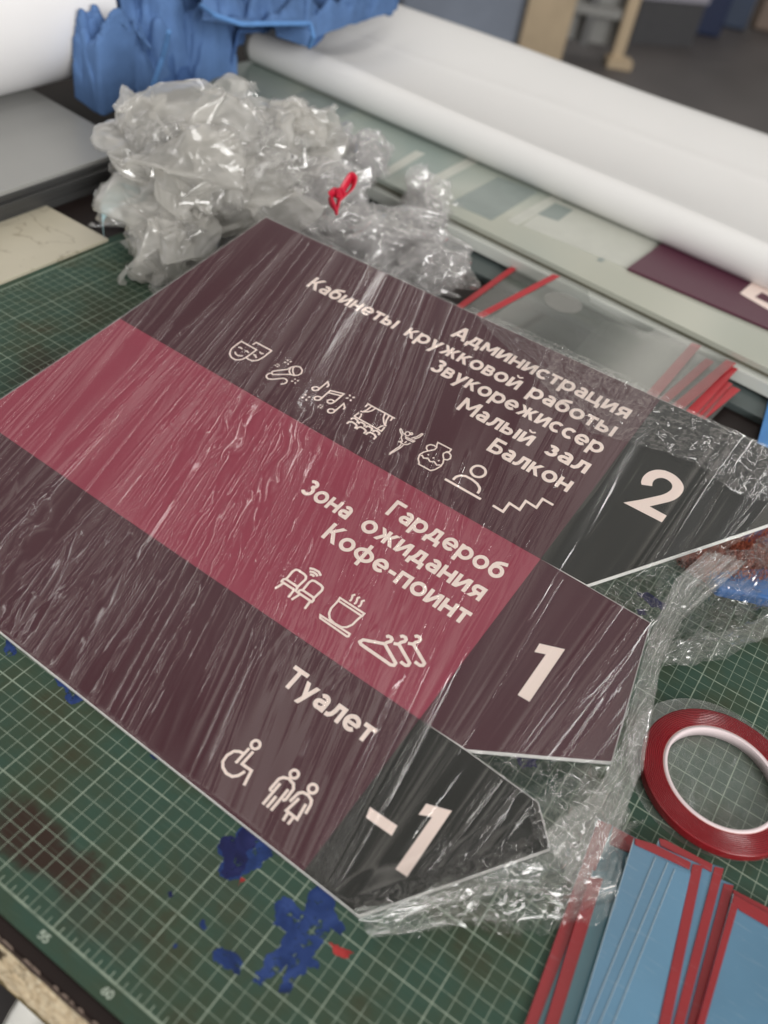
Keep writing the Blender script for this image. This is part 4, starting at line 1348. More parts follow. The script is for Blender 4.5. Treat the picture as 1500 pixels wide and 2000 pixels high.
def tape_material():
    mt = principled('red_tape_side', (0.235, 0.008, 0.014), 0.24, 0.12, 60, spec=0.5)
    n = mt.node_tree.nodes
    l = mt.node_tree.links
    b = n['Principled BSDF']
    tc = n.new('ShaderNodeTexCoord')
    ln = n.new('ShaderNodeVectorMath')
    ln.operation = 'LENGTH'
    l.new(tc.outputs['Object'], ln.inputs[0])
    wv = n.new('ShaderNodeMath')
    wv.operation = 'MULTIPLY'
    wv.inputs[1].default_value = 100 * 7
    l.new(ln.outputs['Value'], wv.inputs[0])
    sn = n.new('ShaderNodeMath')
    sn.operation = 'SINE'
    mu = n.new('ShaderNodeMath')
    mu.operation = 'MULTIPLY'
    mu.inputs[1].default_value = 6.283
    l.new(wv.outputs[0], mu.inputs[0])
    l.new(mu.outputs[0], sn.inputs[0])
    no = n.new('ShaderNodeTexNoise')
    no.inputs['Scale'].default_value = 55
    l.new(tc.outputs['Object'], no.inputs['Vector'])
    mm = n.new('ShaderNodeMath')
    mm.operation = 'MULTIPLY'
    l.new(sn.outputs[0], mm.inputs[0])
    l.new(no.outputs['Fac'], mm.inputs[1])
    bp = n.new('ShaderNodeBump')
    bp.inputs['Strength'].default_value = 1.0
    bp.inputs['Distance'].default_value = 0.0006
    l.new(mm.outputs[0], bp.inputs['Height'])
    l.new(bp.outputs[0], b.inputs['Normal'])
    return mt


ro = tr_
ri = tri_ + 0.10
V, F = ring([(ri, 0.12), (ro - 0.06, 0.12), (ro, 0.20), (ro, TZ - 0.1), (ro - 0.05, TZ), (ri + 0.03, TZ), (ri, TZ - 0.02)], centre=TC)
mesh('tape', V, F, tape_material(), tape, True)
bevel(tape.children[0], 0.02, 1)
ci = ri - 0.30
V, F = ring([(ci, 0.11), (ri - 0.005, 0.11), (ri - 0.005, TZ + 0.03), (ci + 0.02, TZ + 0.03), (ci, TZ)], centre=TC)
mesh('core', V, F, principled('white_core', (0.78, 0.66, 0.68), 0.5, 0.04), tape, True)
V, F = tube([(TC[0] + (ri + 0.02) * math.cos(a), TC[1] + (ri + 0.02) * math.sin(a), TZ + 0.005) for a in np.linspace(0, 2 * np.pi, 90)], 0.025, 6)
mesh('core_rim', V, F, principled('pink_rim', (0.62, 0.30, 0.28), 0.5), tape, True)

ln_c = TC + np.array([-0.35, 0.5])
nr, nth = 40, 160
RR, TH = np.meshgrid(np.linspace(0.02, tr_ + 0.75, nr), np.linspace(0, 2 * np.pi, nth), indexing='ij')
zz = 0.055 + 0.05 * vnoise(RR * np.cos(TH) * 0.8 + 9, RR * np.sin(TH) * 0.8 + 9, 71) + 0.05 * ridge(RR * np.cos(TH) * 0.5 + 9, RR * np.sin(TH) * 0.5 + 5, 72) ** 4
rr2 = RR * (1 + 0.02 * np.sin(TH * 3 + 1))
V = np.stack([(ln_c[0] + rr2 * np.cos(TH)).ravel(), (ln_c[1] + rr2 * np.sin(TH)).ravel(), np.minimum(zz, 0.105).ravel()], 1)
disc = mesh('liner_disc', V, grid_faces(nr, nth), film('liner_film', base=0.08, edge=0.9, rough=0.22, haze=0.10, hazecol=(0.75, 0.75, 0.72), bump=0.3, bscale=(120, 120, 120)), None, True)
tag(disc, 'round clear liner sheet lying on the mat beneath the red tape roll', 'liner')

# ------------------------------------------------------------------ blue-filmed acrylic pockets with red tape strips
BLUEP = principled('blue_protective_film', (0.090, 0.205, 0.315), 0.34, 0.10, 14, 0.05, 30, spec=0.5, coat=0.25)
def scuffed(mt, amt=0.5):
    n = mt.node_tree.nodes
    l = mt.node_tree.links
    b = n['Principled BSDF']
    src = b.inputs['Base Color'].links[0].from_socket
    tc = n.new('ShaderNodeTexCoord')
    mp = n.new('ShaderNodeMapping')
    mp.inputs['Rotation'].default_value = (0, 0, 0.9)
    mp.inputs['Scale'].default_value = (40, 420, 40)
    l.new(tc.outputs['Object'], mp.inputs[0])
    no = n.new('ShaderNodeTexNoise')
    no.inputs['Scale'].default_value = 1.0
    no.inputs['Detail'].default_value = 4
    l.new(mp.outputs[0], no.inputs['Vector'])
    sp = n.new('ShaderNodeTexNoise')
    sp.inputs['Scale'].default_value = 420
    l.new(tc.outputs['Object'], sp.inputs['Vector'])
    r = ramp(n, [(0.62, (0, 0, 0)), (0.76, (1, 1, 1))])
    l.new(no.outputs['Fac'], r.inputs[0])
    r2 = ramp(n, [(0.72, (0, 0, 0)), (0.78, (1, 1, 1))])
    l.new(sp.outputs['Fac'], r2.inputs[0])
    ad = n.new('ShaderNodeMath')
    ad.operation = 'MAXIMUM'
    l.new(r.outputs[0], ad.inputs[0])
    l.new(r2.outputs[0], ad.inputs[1])
    ml = n.new('ShaderNodeMath')
    ml.operation = 'MULTIPLY'
    ml.inputs[1].default_value = amt
    l.new(ad.outputs[0], ml.inputs[0])
    mx = n.new('ShaderNodeMix')
    mx.data_type = 'RGBA'
    l.new(ml.outputs[0], mx.inputs[0])
    l.new(src, mx.inputs[6])
    mx.inputs[7].default_value = (0.42, 0.48, 0.52, 1)
    l.new(mx.outputs[2], b.inputs['Base Color'])


scuffed(BLUEP, 0.22)
BLUES = [principled('blue_protective_film_%d' % k, tuple(np.array((0.090, 0.205, 0.315)) * f), 0.34, 0.08, 14, spec=0.5, coat=0.25) for k, f in enumerate((1.0, 1.08, 1.16))]  # each copy paler, putting the sheets' shading steps into their colour
for q_ in BLUES:
    scuffed(q_, 0.22)
TEALP = principled('teal_protective_film', (0.075, 0.190, 0.235), 0.30, 0.10, 14, 0.05, 30, spec=0.5, coat=0.25)
REDT = principled('red_tape_liner', (0.270, 0.017, 0.022), 0.38, 0.10, 25, 0.08, 60, spec=0.45)
scuffed(REDT, 0.10)
CLEAR_EDGE = principled('acrylic_edge', (0.42, 0.50, 0.55), 0.2, 0.1)
BG = 'blue acrylic pockets fanned out beside the sign'


def pxy(poly, z):
    return [tuple(at(a, b, z)[:2]) for a, b in poly]


def edge_pt(p, q, y):
    """point at image row y on the line p-q (image pixels)"""
    return (p[0] + (q[0] - p[0]) * (y - p[1]) / (q[1] - p[1]), y)


def pile_pocket(label, z, plate, strips, mat, kind='acrylic_pocket', cat='acrylic pocket', th=0.10):
    P = pxy(plate, z + th)
    t = thing(kind, (*np.mean(P, 0), z), label, cat, BG)
    V, F = prism(P, z, z + th)
    bevel(mesh('plate', V, F, mat, t), 0.02, 1)
    e = np.array(P[-1]) - np.array(P[0])
    nrm = np.array([-e[1], e[0]]) / np.linalg.norm(e)
    c0 = np.mean(P, 0) - np.array(P[0])
    if nrm @ c0 < 0:
        nrm = -nrm
    q = [P[0], P[-1], tuple(np.array(P[-1]) + nrm * 0.035), tuple(np.array(P[0]) + nrm * 0.035)]
    V, F = prism(q, z + th + 0.001, z + th + 0.012)
    mesh('plate_edge', V, F, CLEAR_EDGE, t)
    for k, s_ in enumerate(strips):
        V, F = prism(pxy(s_, z + th + 0.08), z + th + 0.003, z + th + 0.08 + 0.004 * k)
        bevel(mesh('tape_strip', V, F, REDT, t), 0.02, 1)
    return t


YB = 2180


def down(p, q, y=YB):
    return edge_pt(p, q, y)


sa = ((1090, 1827), (1032, 2000))
sb = ((1130, 1810), (1075, 2000))
pile_pocket('bottom blue pocket of the fan, its red strip farthest left beside the sign', 0.06,
            [(1168, 1598), (1240, 1635), (1392, 1712), (1330, YB), down((1079, 1827), (1021, 2000))],
            [[(1168, 1600), (1196, 1612), down((1101, 1827), (1043, 2000)), down((1079, 1827), (1021, 2000))],
             [(1198, 1614), (1240, 1636), (1233, 1667), (1190, 1648)]], TEALP)
pile_pocket('blue pocket whose red strip is second from the left in the fan', 0.30,
            [(1158, 1700), (1350, 1715), (1300, YB), down((1117, 1815), (1063, 2000))],
            [[(1150, 1712), (1178, 1716), down((1143, 1815), (1089, 2000)), down((1117, 1815), (1063, 2000))]], TEALP)
pile_pocket('blue pocket whose right red strip is the rightmost of three close strips', 0.56,
            [(1290, 1665), (1433, 1728), down((1433, 1728), (1367, 2000)), down((1250, 1700), (1180, 2000))],
            [[(1414, 1725), (1433, 1729), down((1433, 1729), (1367, 2000)), down((1413, 1729), (1342, 2000))]], BLUEP)
pile_pocket('blue pocket whose right red strip is the middle of three close strips', 0.74,
            [(1287, 1637), (1392, 1688), (1413, 1695), down((1413, 1695), (1337, 2000)), down((1250, 1700), (1180, 2000))],
            [[(1396, 1692), (1414, 1696), down((1414, 1696), (1337, 2000)), down((1394, 1696), (1315, 2000))],
             [(1287, 1637), (1300, 1640), (1392, 1688), (1390, 1703), (1290, 1651)]], BLUEP)
pile_pocket('topmost blue pocket whose right red strip is leftmost of three close strips', 0.93,
            [(1238, 1637), (1277, 1648), (1372, 1690), down((1373, 1690), (1310, 2000)), down((1230, 1693), (1130, 2000))],
            [[(1353, 1687), (1373, 1690), down((1373, 1690), (1310, 2000)), down((1353, 1690), (1287, 2000))],
             [(1240, 1637), (1277, 1648), (1350, 1684), (1347, 1698), (1240, 1649)]], BLUEP)
for k, (a, b, lab) in enumerate((((1280, 1674), (1147, 2000), 'blue film sheet on the topmost pocket, its slanting edge nearest the sign'),
                                 ((1304, 1684), (1170, 2000), 'blue film sheet on the topmost pocket, its slanting edge second from the sign'),
                                 ((1318, 1697), (1197, 2000), 'blue film sheet on the topmost pocket, its slanting edge farthest from the sign'))):
    pile_pocket(lab, 1.05 + 0.03 * k, [a, (1349, 1701 + 3 * k), down((1349, 1701), (1283, 2000)), down(a, b)], [], BLUES[k], 'blue_film', 'film sheet', 0.022)
pile_pocket('lower blue pocket at the right edge, a dark red strip along its top', 0.60,
            [(1432, 1737), (1600, 1826), (1600, YB), down((1440, 1760), (1390, 2000))],
            [[(1432, 1737), (1600, 1824), (1600, 1842), (1432, 1752)]], TEALP)
pile_pocket('upper blue pocket at the right edge with red left and top strips', 0.90,
            [(1432, 1746), (1600, 1842), (1600, YB), down((1430, 1763), (1362, 2000))],
            [[(1429, 1762), (1443, 1766), down((1443, 1766), (1377, 2000)), down((1428, 1766), (1361, 2000))],
             [(1434, 1747), (1600, 1842), (1600, 1868), (1446, 1778), (1430, 1760)]], BLUEP)

# ------------------------------------------------------------------ clear pockets fanned behind the sign
CLEARP = film('clear_acrylic', base=0.06, edge=0.9, rough=0.12, haze=0.12, hazecol=(0.30, 0.31, 0.28), bump=0.05, bscale=(20, 20, 20), trans_haze=0.3, tint=(0.93, 0.94, 0.93))
REDC = principled('red_tape_bright', (0.44, 0.018, 0.028), 0.35, 0.12, 25, spec=0.5)
CG = 'clear acrylic pockets fanned out behind the sign'


def clear_pocket(label, z, plate, strips, th=0.10):
    P = pxy(plate, z + th)
    t = thing('acrylic_pocket', (*np.mean(P, 0), z), label, 'acrylic pocket', CG)
    V, F = prism(P, z, z + th)
    mesh('plate', V, F, CLEARP, t)
    for k, s_ in enumerate(strips):
        V, F = prism(pxy(s_, z + th + 0.09), z + th + 0.003, z + th + 0.09)
        bevel(mesh('tape_strip', V, F, REDC, t), 0.03, 1)
    return t


def out(p, q, k):
    """carry the line p-q on beyond q by k times its length"""
    return (q[0] + (q[0] - p[0]) * k, q[1] + (q[1] - p[1]) * k)


def quad(a, b, c, d, k=0.6):
    return [a, b, out(b, c, k), out(a, d, k)]


clear_pocket('clear pocket at the bottom of the fan, red left strip nearest the crumpled plastic', 1.2,
             [(1003, 517), (1330, 668), (1230, 800), (880, 606)], [quad((1003, 517), (1015, 521), (903, 602), (890, 598))])
clear_pocket('clear pocket whose red strip ends lowest and outermost at the right of the fan', 1.5,
             [(1250, 660), (1445, 759), (1380, 830), (1150, 760)], [quad((1430, 754), (1446, 761), (1376, 819), (1360, 812))])
clear_pocket('clear pocket whose bright red strip is second from the outermost at the right', 1.9,
             [(1250, 655), (1431, 748), (1370, 825), (1150, 760)], [quad((1414, 741), (1431, 750), (1366, 815), (1348, 806))])
clear_pocket('clear pocket whose bright red strip is third from the outermost at the right', 2.4,
             [(1250, 650), (1441, 718), (1360, 815), (1150, 750)], [quad((1425, 714), (1442, 720), (1360, 808), (1341, 801))])
clear_pocket('clear pocket whose bright red strip reaches highest of the bright ones at the right', 2.8,
             [(1250, 645), (1437, 708), (1334, 800), (1150, 750)], [quad((1419, 702), (1438, 709), (1335, 797), (1313, 790))])
clear_pocket('clear pocket whose faded red strip is second from the left at the right end', 3.1,
             [(1200, 630), (1394, 704), (1309, 785), (1100, 740)], [quad((1379, 699), (1395, 706), (1310, 781), (1292, 775))])
clear_pocket('clear pocket whose faded red strip is leftmost at the right end of the fan', 3.4,
             [(1180, 625), (1369, 674), (1281, 778), (1080, 730)], [quad((1351, 669), (1370, 675), (1283, 776), (1262, 768))])
top_p = clear_pocket('clear pocket on top of the fan, its red left strip lying over the others', 3.9,
             [(1081, 536), (1148, 567), (1153, 589), (1262, 651), (1290, 637), (1437, 706), (1300, 840), (915, 650)], [quad((1080, 535), (1094, 539), (941, 621), (926, 616))])
ec = at(1100, 590, 4.05)
th_ = np.linspace(0, 2 * np.pi, 40, endpoint=False)
rx_ = 38 * px_size(ec)
P = [(ec[0] + rx_ * math.cos(a), ec[1] + rx_ * math.sin(a)) for a in th_]
V, F = prism(P, 4.003, 4.02)
mesh('thumb_disc', V, F, film('pale_disc', base=0.08, edge=0.9, rough=0.2, haze=0.25, hazecol=(0.55, 0.54, 0.50), bump=0.0), top_p)

# blue sheet standing past the right of the fan
V, F = prism([at(1505, 770, 1.0), at(1478, 868, 1.0), at(1560, 900, 1.0), at(1600, 800, 1.0)], 0.9, 1.1)
s_ = mesh('blue_sheet', V, F, principled('bright_blue_film', (0.04, 0.20, 0.50), 0.3), None)
tag(s_, 'bright blue sheet at the right edge behind the sign', 'plastic sheet')

# ------------------------------------------------------------------ hand brush under the film
bc = at(1440, 1085, 1.6)
brush = thing('hand_brush', (bc[0], bc[1], 0.05), 'blue hand brush with rusty red bristles lying under clear film', 'brush')
e1 = (at(1520, 1085, 1.5) - at(1340, 1085, 1.5))[:2]
e1 /= np.linalg.norm(e1)
e2 = np.array([-e1[1], e1[0]])
P0 = [at(1375, 1122, 0.6)[:2], at(1398, 1158, 0.6)[:2], at(1500, 1180, 0.6)[:2], at(1600, 1190, 0.6)[:2], at(1600, 1120, 0.6)[:2], at(1480, 1118, 0.6)[:2]]
V, F = prism(P0, 0.05, 1.3)
bevel(mesh('handle', V, F, principled('blue_plastic', (0.035, 0.13, 0.36), 0.25, 0.08, coat=0.3), brush), 0.35, 3)
P1 = [at(1430, 1050, 1.0)[:2], at(1560, 1000, 1.0)[:2], at(1600, 1040, 1.0)[:2], at(1500, 1062, 1.0)[:2]]
V, F = prism(P1, 0.05, 1.2)
bevel(mesh('handle', V, F, principled('blue_plastic', (0.035, 0.13, 0.36), 0.25), brush), 0.3, 3)
V, F = prism([at(*p, 0.8)[:2] for p in ((1330, 1085), (1400, 1050), (1520, 1035), (1600, 1100), (1480, 1135), (1390, 1122))], 0.05, 0.8)
mesh('bristle_bed', V, F, principled('bristle_dark', (0.07, 0.02, 0.012), 0.9, 0.4, 90), brush)
rng = np.random.RandomState(9)
PB = [at(*p, 1.2) for p in ((1325, 1085), (1400, 1045), (1520, 1030), (1560, 1100), (1480, 1140), (1385, 1128))]
poly = np.array([p[:2] for p in PB])


def inside(p, poly):
    x, y = p
    c = False
    n = len(poly)
    for i in range(n):
        x1, y1 = poly[i]
        x2, y2 = poly[(i + 1) % n]
        if (y1 > y) != (y2 > y) and x < (x2 - x1) * (y - y1) / (y2 - y1) + x1:
            c = not c
    return c


V = []
F = []
lo, hi = poly.min(0), poly.max(0)
cnt = 0
while cnt < 9500:
    p = lo + rng.rand(2) * (hi - lo)
    if not inside(p, poly):
        continue
    cnt += 1
    a = rng.uniform(0, 6.28)
    ln = rng.uniform(0.5, 1.3)
    tilt = np.array([math.cos(a), math.sin(a)]) * ln * rng.uniform(0.35, 0.9)
    z0 = rng.uniform(0.1, 1.3)
    w = np.array([-math.sin(a), math.cos(a)]) * 0.028
    b0 = np.array([p[0], p[1], z0])
    b1 = np.array([p[0] + tilt[0], p[1] + tilt[1], z0 + ln * 0.55])
    mid = (b0 + b1) / 2 + np.array([0, 0, 0.12 * rng.randn()])
    w3 = np.array([w[0], w[1], 0])
    i0 = len(V)
    V += [b0 - w3, b0 + w3, mid + w3, mid - w3, b1]
    F += [(i0, i0 + 1, i0 + 2, i0 + 3), (i0 + 3, i0 + 2, i0 + 4)]


def bristle_material():
    mt = principled('bristle_red', (0.30, 0.070, 0.035), 0.7, 0.65, 160)
    return mt


mesh('bristles', V, F, bristle_material(), brush)

# ------------------------------------------------------------------ crumpled clear bags behind the sign


def ico(n):
    bm = bmesh.new()
    bmesh.ops.create_icosphere(bm, subdivisions=n, radius=1.0)
    bm.verts.index_update()
    v = np.array([q.co[:] for q in bm.verts])
    f = np.array([[q.index for q in t.verts] for t in bm.faces])
    bm.free()
    return v, f


ICO6 = ico(6)


def bag_blob(px, py, z, rx, ry, seed, amp=0.42, squash=0.6, hole=None):
    """one billow of a crumpled bag, rx x ry pixels wide, centred on a sight line at height z"""
    c = at(px, py, z)
    s = px_size(c)
    v, f = ICO6
    right = RCAM[0]
    upv = -RCAM[1]
    fw = RCAM[2]
    rg = np.random.RandomState(seed + 900)
    M = np.linalg.qr(rg.normal(size=(3, 3)))[0]
    D = facets((v @ M) * np.array([0.45, 1.0, 1.5]), (0.85, 0.48, 0.24), (0.30 * amp / .42, 0.13 * amp / .42, 0.030), seed)
    q = v + D
    P = c + (q[:, 0] * rx * s)[:, None] * right + (q[:, 1] * ry * s)[:, None] * upv + (q[:, 2] * squash * 0.5 * (rx + ry) * s)[:, None] * fw
    P[:, 2] = np.where(P[:, 2] < 0.25, 0.25 + 0.06 * (P[:, 2] - 0.25), P[:, 2])
    P[:, 2] = np.maximum(P[:, 2], 0.03)
    # never poke down through the sign: keep behind its far edge
    return P, f


def bag(name, label, blobs, mat, seed0):
    base = at(blobs[0][0], blobs[0][1], blobs[0][2])
    t = thing(name, (base[0], base[1], 0.0), label, 'plastic bag')
    for k, b in enumerate(blobs):
        P, f = bag_blob(b[0], b[1], b[2], b[3] * 0.80, b[4] * 0.80, seed0 + k)
        mesh('film_billow', P, f, CORE, t, False)
        # open, torn-edged sheets of film folded over the billow
        rg = np.random.RandomState(seed0 * 7 + k)
        for q in range(2):
            P, f = bag_blob(b[0] + rg.uniform(-12, 12), b[1] + rg.uniform(-12, 12), b[2], b[3] * (0.88 + 0.12 * q), b[4] * (0.88 + 0.12 * q), seed0 + 50 + 2 * k + q, 0.5)
            ax = np.array([rg.uniform(-1, 1), rg.uniform(-0.4, 1.0), rg.uniform(-0.9, 0.2)])
            ax /= np.linalg.norm(ax)
            dirs = ICO6[0][f].mean(1)
            lim = 0.12 + 0.22 * np.sin(dirs[:, 0] * 7 + q) * np.sin(dirs[:, 1] * 6 + k) + 0.10 * np.sin(dirs[:, 2] * 17)
            keep = f[dirs @ ax > lim]
            used, inv = np.unique(keep.ravel(), return_inverse=True)
            mesh('film_sheet', P[used], inv.reshape(-1, 3), mat, t, False)
    return t


CORE = film('inner_bag_film', base=0.07, edge=0.97, rough=0.06, haze=0.08, hazecol=(0.98, 0.96, 0.92), bump=0.0, power=2.8, trans_haze=0.6)
BAGF = film('crumpled_bag_film', base=0.085, edge=0.97, rough=0.06, haze=0.28, hazecol=(0.99, 0.97, 0.92), bump=0.0, bscale=(60, 60, 60), power=2.5, trans_haze=0.6)
bag('crumpled_bag', 'big heap of crumpled clear plastic behind the top corner of the sign',
    [(425, 335, 9, 158, 98), (345, 315, 10, 84, 88), (540, 278, 9, 76, 62), (345, 500, 2.5, 74, 80), (420, 435, 3, 135, 78), (285, 250, 12, 42, 48), (480, 305, 9, 105, 80), (545, 395, 2, 90, 60)], BAGF, 300)
BAGP = film('knotted_bag_film', base=0.085, edge=0.97, rough=0.06, haze=0.18, hazecol=(0.97, 0.94, 0.94), bump=0.0, bscale=(60, 60, 60), power=2.2, trans_haze=0.6)
bag('knotted_bag', 'smaller crumpled clear bag tied with a red ribbon, between the heap and the glass sheets',
    [(600, 385, 5, 70, 62), (690, 325, 5, 52, 55), (655, 455, 3, 110, 55), (765, 480, 3, 85, 55), (842, 420, 3, 48, 58), (835, 530, 2.5, 70, 48)], BAGP, 340)

# red ribbon knot
rb = at(665, 385, 10.5)
s = px_size(rb)
rib = thing('red_ribbon', rb, 'red ribbon knotted round the neck of the smaller clear bag', 'ribbon')


def cam_pt(c, dx, dy, dz=0.0):
    k = px_size(c)
    return c + RCAM[0] * dx * k + RCAM[1] * dy * k - RCAM[2] * dz * k


def band(path, w, mat, parent, name, c):
    pp = [cam_pt(c, *p) for p in path]
    pp = np.array(pp)
    # resample smoothly
    t = np.arange(len(pp))
    tt = np.linspace(0, len(pp) - 1, 40)
    q = np.stack([np.interp(tt, t, pp[:, k]) for k in range(3)], 1)
    for _ in range(3):
        q[1:-1] = (q[:-2] + 2 * q[1:-1] + q[2:]) / 4
    T = np.gradient(q, axis=0)
    N = np.cross(T, RCAM[2])
    N /= np.linalg.norm(N, axis=1)[:, None]
    ww = w * px_size(c) * (0.8 + 0.3 * np.sin(np.linspace(0, 5, 40)))
    L = q + N * ww[:, None] * 0.35 - RCAM[2] * ww[:, None] * 0.5
    R = q - N * ww[:, None] * 0.35 + RCAM[2] * ww[:, None] * 0.5
    V = np.stack([L, q + RCAM[2] * 0.05, R], 1).reshape(-1, 3)
    o = mesh(name, V, grid_faces(40, 3), mat, parent, True)
    md = o.modifiers.new('thick', 'SOLIDIFY')
    md.thickness = 0.0009
    return o


REDR = principled('ribbon_red', (0.62, 0.015, 0.050), 0.45, 0.15, 80)
band([(-5, 5, 3), (8, -18, 10), (22, -38, 12), (30, -30, 14), (24, -12, 12), (10, 0, 8), (0, 8, 4)], 15, REDR, rib, 'loop', rb)
band([(-22, -2, 4), (-10, -8, 8), (0, 2, 10), (-4, 18, 9), (-8, 34, 6)], 16, REDR, rib, 'tail', rb)
band([(-20, 0, 2), (-16, 14, 6), (-10, 24, 8), (-6, 36, 5)], 13, REDR, rib, 'tail', rb)
band([(-8, -6, 12), (2, -8, 15), (8, 0, 14), (2, 6, 12), (-6, 2, 12)], 13, REDR, rib, 'knot', rb)

# pale blue strip bent under the heap
c_ = at(250, 400, 4.0)
q = [cam_pt(c_, *p) for p in ((-48, 42, 0), (-52, 10, 6), (-28, -12, 14), (10, -26, 18), (45, -22, 12), (75, 0, 4))]
q = np.array(q)
t = np.arange(len(q))
tt = np.linspace(0, len(q) - 1, 60)
q = np.stack([np.interp(tt, t, q[:, k]) for k in range(3)], 1)
for _ in range(30):
    q[1:-1] = (q[:-2] + 2 * q[1:-1] + q[2:]) / 4
off = np.array([0.0, 0, 1.0]) * 2.3 + np.array([-1.2, 1.0, 0])
V = np.stack([q - off * 0.5, q + off * 0.5], 1).reshape(-1, 3)
V[:, 2] = np.maximum(V[:, 2], 0.1)
st = mesh('paper_strip', V, grid_faces(60, 2), principled('pale_blue_paper', (0.34, 0.50, 0.53), 0.5, 0.06), None, True)
md = st.modifiers.new('thick', 'SOLIDIFY')
md.thickness = 0.0012
tag(st, 'pale blue backing strip bent in an arch beside the crumpled plastic', 'paper strip')

# ------------------------------------------------------------------ marbled panel and grey sheets at the left


def marble():
    mt = principled('cream_marble', (0.50, 0.46, 0.36), 0.35, 0.06, 12, spec=0.5)
    n = mt.node_tree.nodes
    l = mt.node_tree.links
    b = n['Principled BSDF']
    src = b.inputs['Base Color'].links[0].from_socket
    tc = n.new('ShaderNodeTexCoord')
    no = n.new('ShaderNodeTexNoise')
    no.inputs['Scale'].default_value = 14
    no.inputs['Detail'].default_value = 6
    no.inputs['Distortion'].default_value = 1.6
    l.new(tc.outputs['Object'], no.inputs['Vector'])
    r = ramp(n, [(0.485, (1, 1, 1)), (0.5, (0.55, 0.5, 0.45)), (0.515, (1, 1, 1))])
    l.new(no.outputs['Fac'], r.inputs[0])
    mx = n.new('ShaderNodeMix')
    mx.data_type = 'RGBA'
    mx.blend_type = 'MULTIPLY'
    mx.inputs[0].default_value = 0.8
    l.new(src, mx.inputs[6])
    l.new(r.outputs[0], mx.inputs[7])
    l.new(mx.outputs[2], b.inputs['Base Color'])
    return mt


ZP = 0.35
pc = at(212, 466, ZP)
pa = at(62, 390, ZP)
V, F = prism([(pc[0], pc[1]), (pa[0] + 0.4, pa[1] + 0.4), (pa[0] - 2.0, pa[1] - 40), (pc[0] - 0.4, pc[1] - 40)], TOP + 0.01, ZP)
pn = mesh('marble_panel', V, F, marble(), None)
bevel(pn, 0.06, 2)
tag(pn, 'cream marble-patterned panel lying against the left edge of the green mat', 'panel')

# stack of grey sheets with dark edges
GREY = principled('grey_sheet', (0.30, 0.30, 0.29), 0.32, 0.05, 5, spec=0.5)
DEDGE = principled('dark_sheet', (0.055, 0.055, 0.055), 0.35, 0.25, 8)
rng = np.random.RandomState(5)
zc = TOP + 0.01
E0 = at(0, 396, 4.0)[0]
for k in range(6):
    th = (0.8, 0.65, 0.8, 0.6, 0.7, 0.55)[k]
    du = rng.uniform(-0.5, 0.4)
    dv = rng.uniform(-0.8, 0.8)
    V, F = prism([(E0 - 1.2 + du, -60), (E0 - 2.0 + du, 73.5 + dv), (E0 - 62, 79.5 + dv), (E0 - 62, -60)], zc, zc + th - 0.02)
    o = mesh('plastic_sheet', V, F, GREY if k == 5 else DEDGE, None)
    bevel(o, 0.05, 1)
    lab = ['dark sheet lowest in the stack left of the crumpled plastic', 'dark sheet second from the bottom of the left stack', 'dark sheet third from the bottom of the left stack',
           'dark sheet third from the top of the left stack', 'dark sheet just under the grey top sheet of the left stack', 'smooth grey sheet on top of the left stack under the white roll'][k]
    tag(o, lab, 'sheet', 'sheets stacked at the left')
    zc += th
ZG = zc
print('grey top', ZG)

# white roll of film on the grey sheets
RAD = 9.6
uc = -35.2
roll = thing('film_roll', (uc, 20, ZG), 'thick white roll of film lying on the grey sheets at the top left', 'roll')
WHITE = principled('white_film', (0.88, 0.87, 0.88), 0.38, 0.025, 6, 0.35, 6, spec=0.4)
n = 96
prof = [(2.4, 85.4), (RAD - 0.3, 85.8), (RAD, 85.4), (RAD + 0.04, -60), (2.4, -60)]
V = []
F = []
for i in range(n):
    a = 2 * math.pi * i / n
    wob = 1 + 0.004 * math.sin(3 * a)
    for r, v in prof:
        V.append((uc + r * wob * math.cos(a), v, ZG + RAD + 0.05 + r * wob * math.sin(a)))
k = len(prof)
for i in range(n):
    for j in range(k - 1):
        F.append((i * k + j, i * k + j + 1, ((i + 1) % n) * k + j + 1, ((i + 1) % n) * k + j))
mesh('film_body', V, F, WHITE, roll, True)
bevel(roll.children[0], 0.2, 2)
V, F = tube([(uc, 86.4, ZG + RAD), (uc, 40, ZG + RAD), (uc, -60, ZG + RAD)], 2.3, 24)
mesh('cardboard_core', V, F, principled('cardboard', (0.32, 0.22, 0.13), 0.8), roll, True)

# ------------------------------------------------------------------ sheets of glass, white panel, big white roll at the right
d_ = (at(1500, 718, 4.0) - at(740, 347, 4.0))[:2]
d_ /= np.linalg.norm(d_)
nd = np.array([-d_[1], d_[0]])
p0 = at(740, 347, 4.0)[:2]


def slab(name, off, back, z0, z1, t0, t1, mat, label, bev=0.05):
    a = p0 + nd * off
    b = p0 + nd * back
    V, F = prism([a + d_ * t0, a + d_ * t1, b + d_ * t1, b + d_ * t0], z0, z1)
    o = mesh(name, V, F, mat, None)
    bevel(o, bev, 2)
    tag(o, label, 'sheet', 'sheets stacked at the right')
    return o


GLASSY = principled('grey_green_slab', (0.085, 0.105, 0.105), 0.25, 0.15, 6, spec=0.5)
slab('plastic_sheet', -4.6, 52, TOP + 0.01, 0.55, -34, 120, GLASSY, 'dark grey-green sheet lowest under the glass behind the sign', 0.05)
slab('plastic_sheet', -0.7, 52, 1.0, 2.55, -36, 120, principled('white_panel_edge', (0.62, 0.64, 0.60), 0.4, 0.04, 10), 'thick off-white panel whose front edge runs below the printed glass')
slab('plastic_sheet', 1.5, 52, 0.56, 0.98, -36, 120, DEDGE, 'dark thin spacer sheet under the off-white panel at the right')
slab('plastic_sheet', 0.6, 50, 2.57, 3.2, -36, 120, principled('olive_edge_dark', (0.16, 0.15, 0.11), 0.4, 0.2), 'olive brown sheet between the off-white panel and the printed glass')


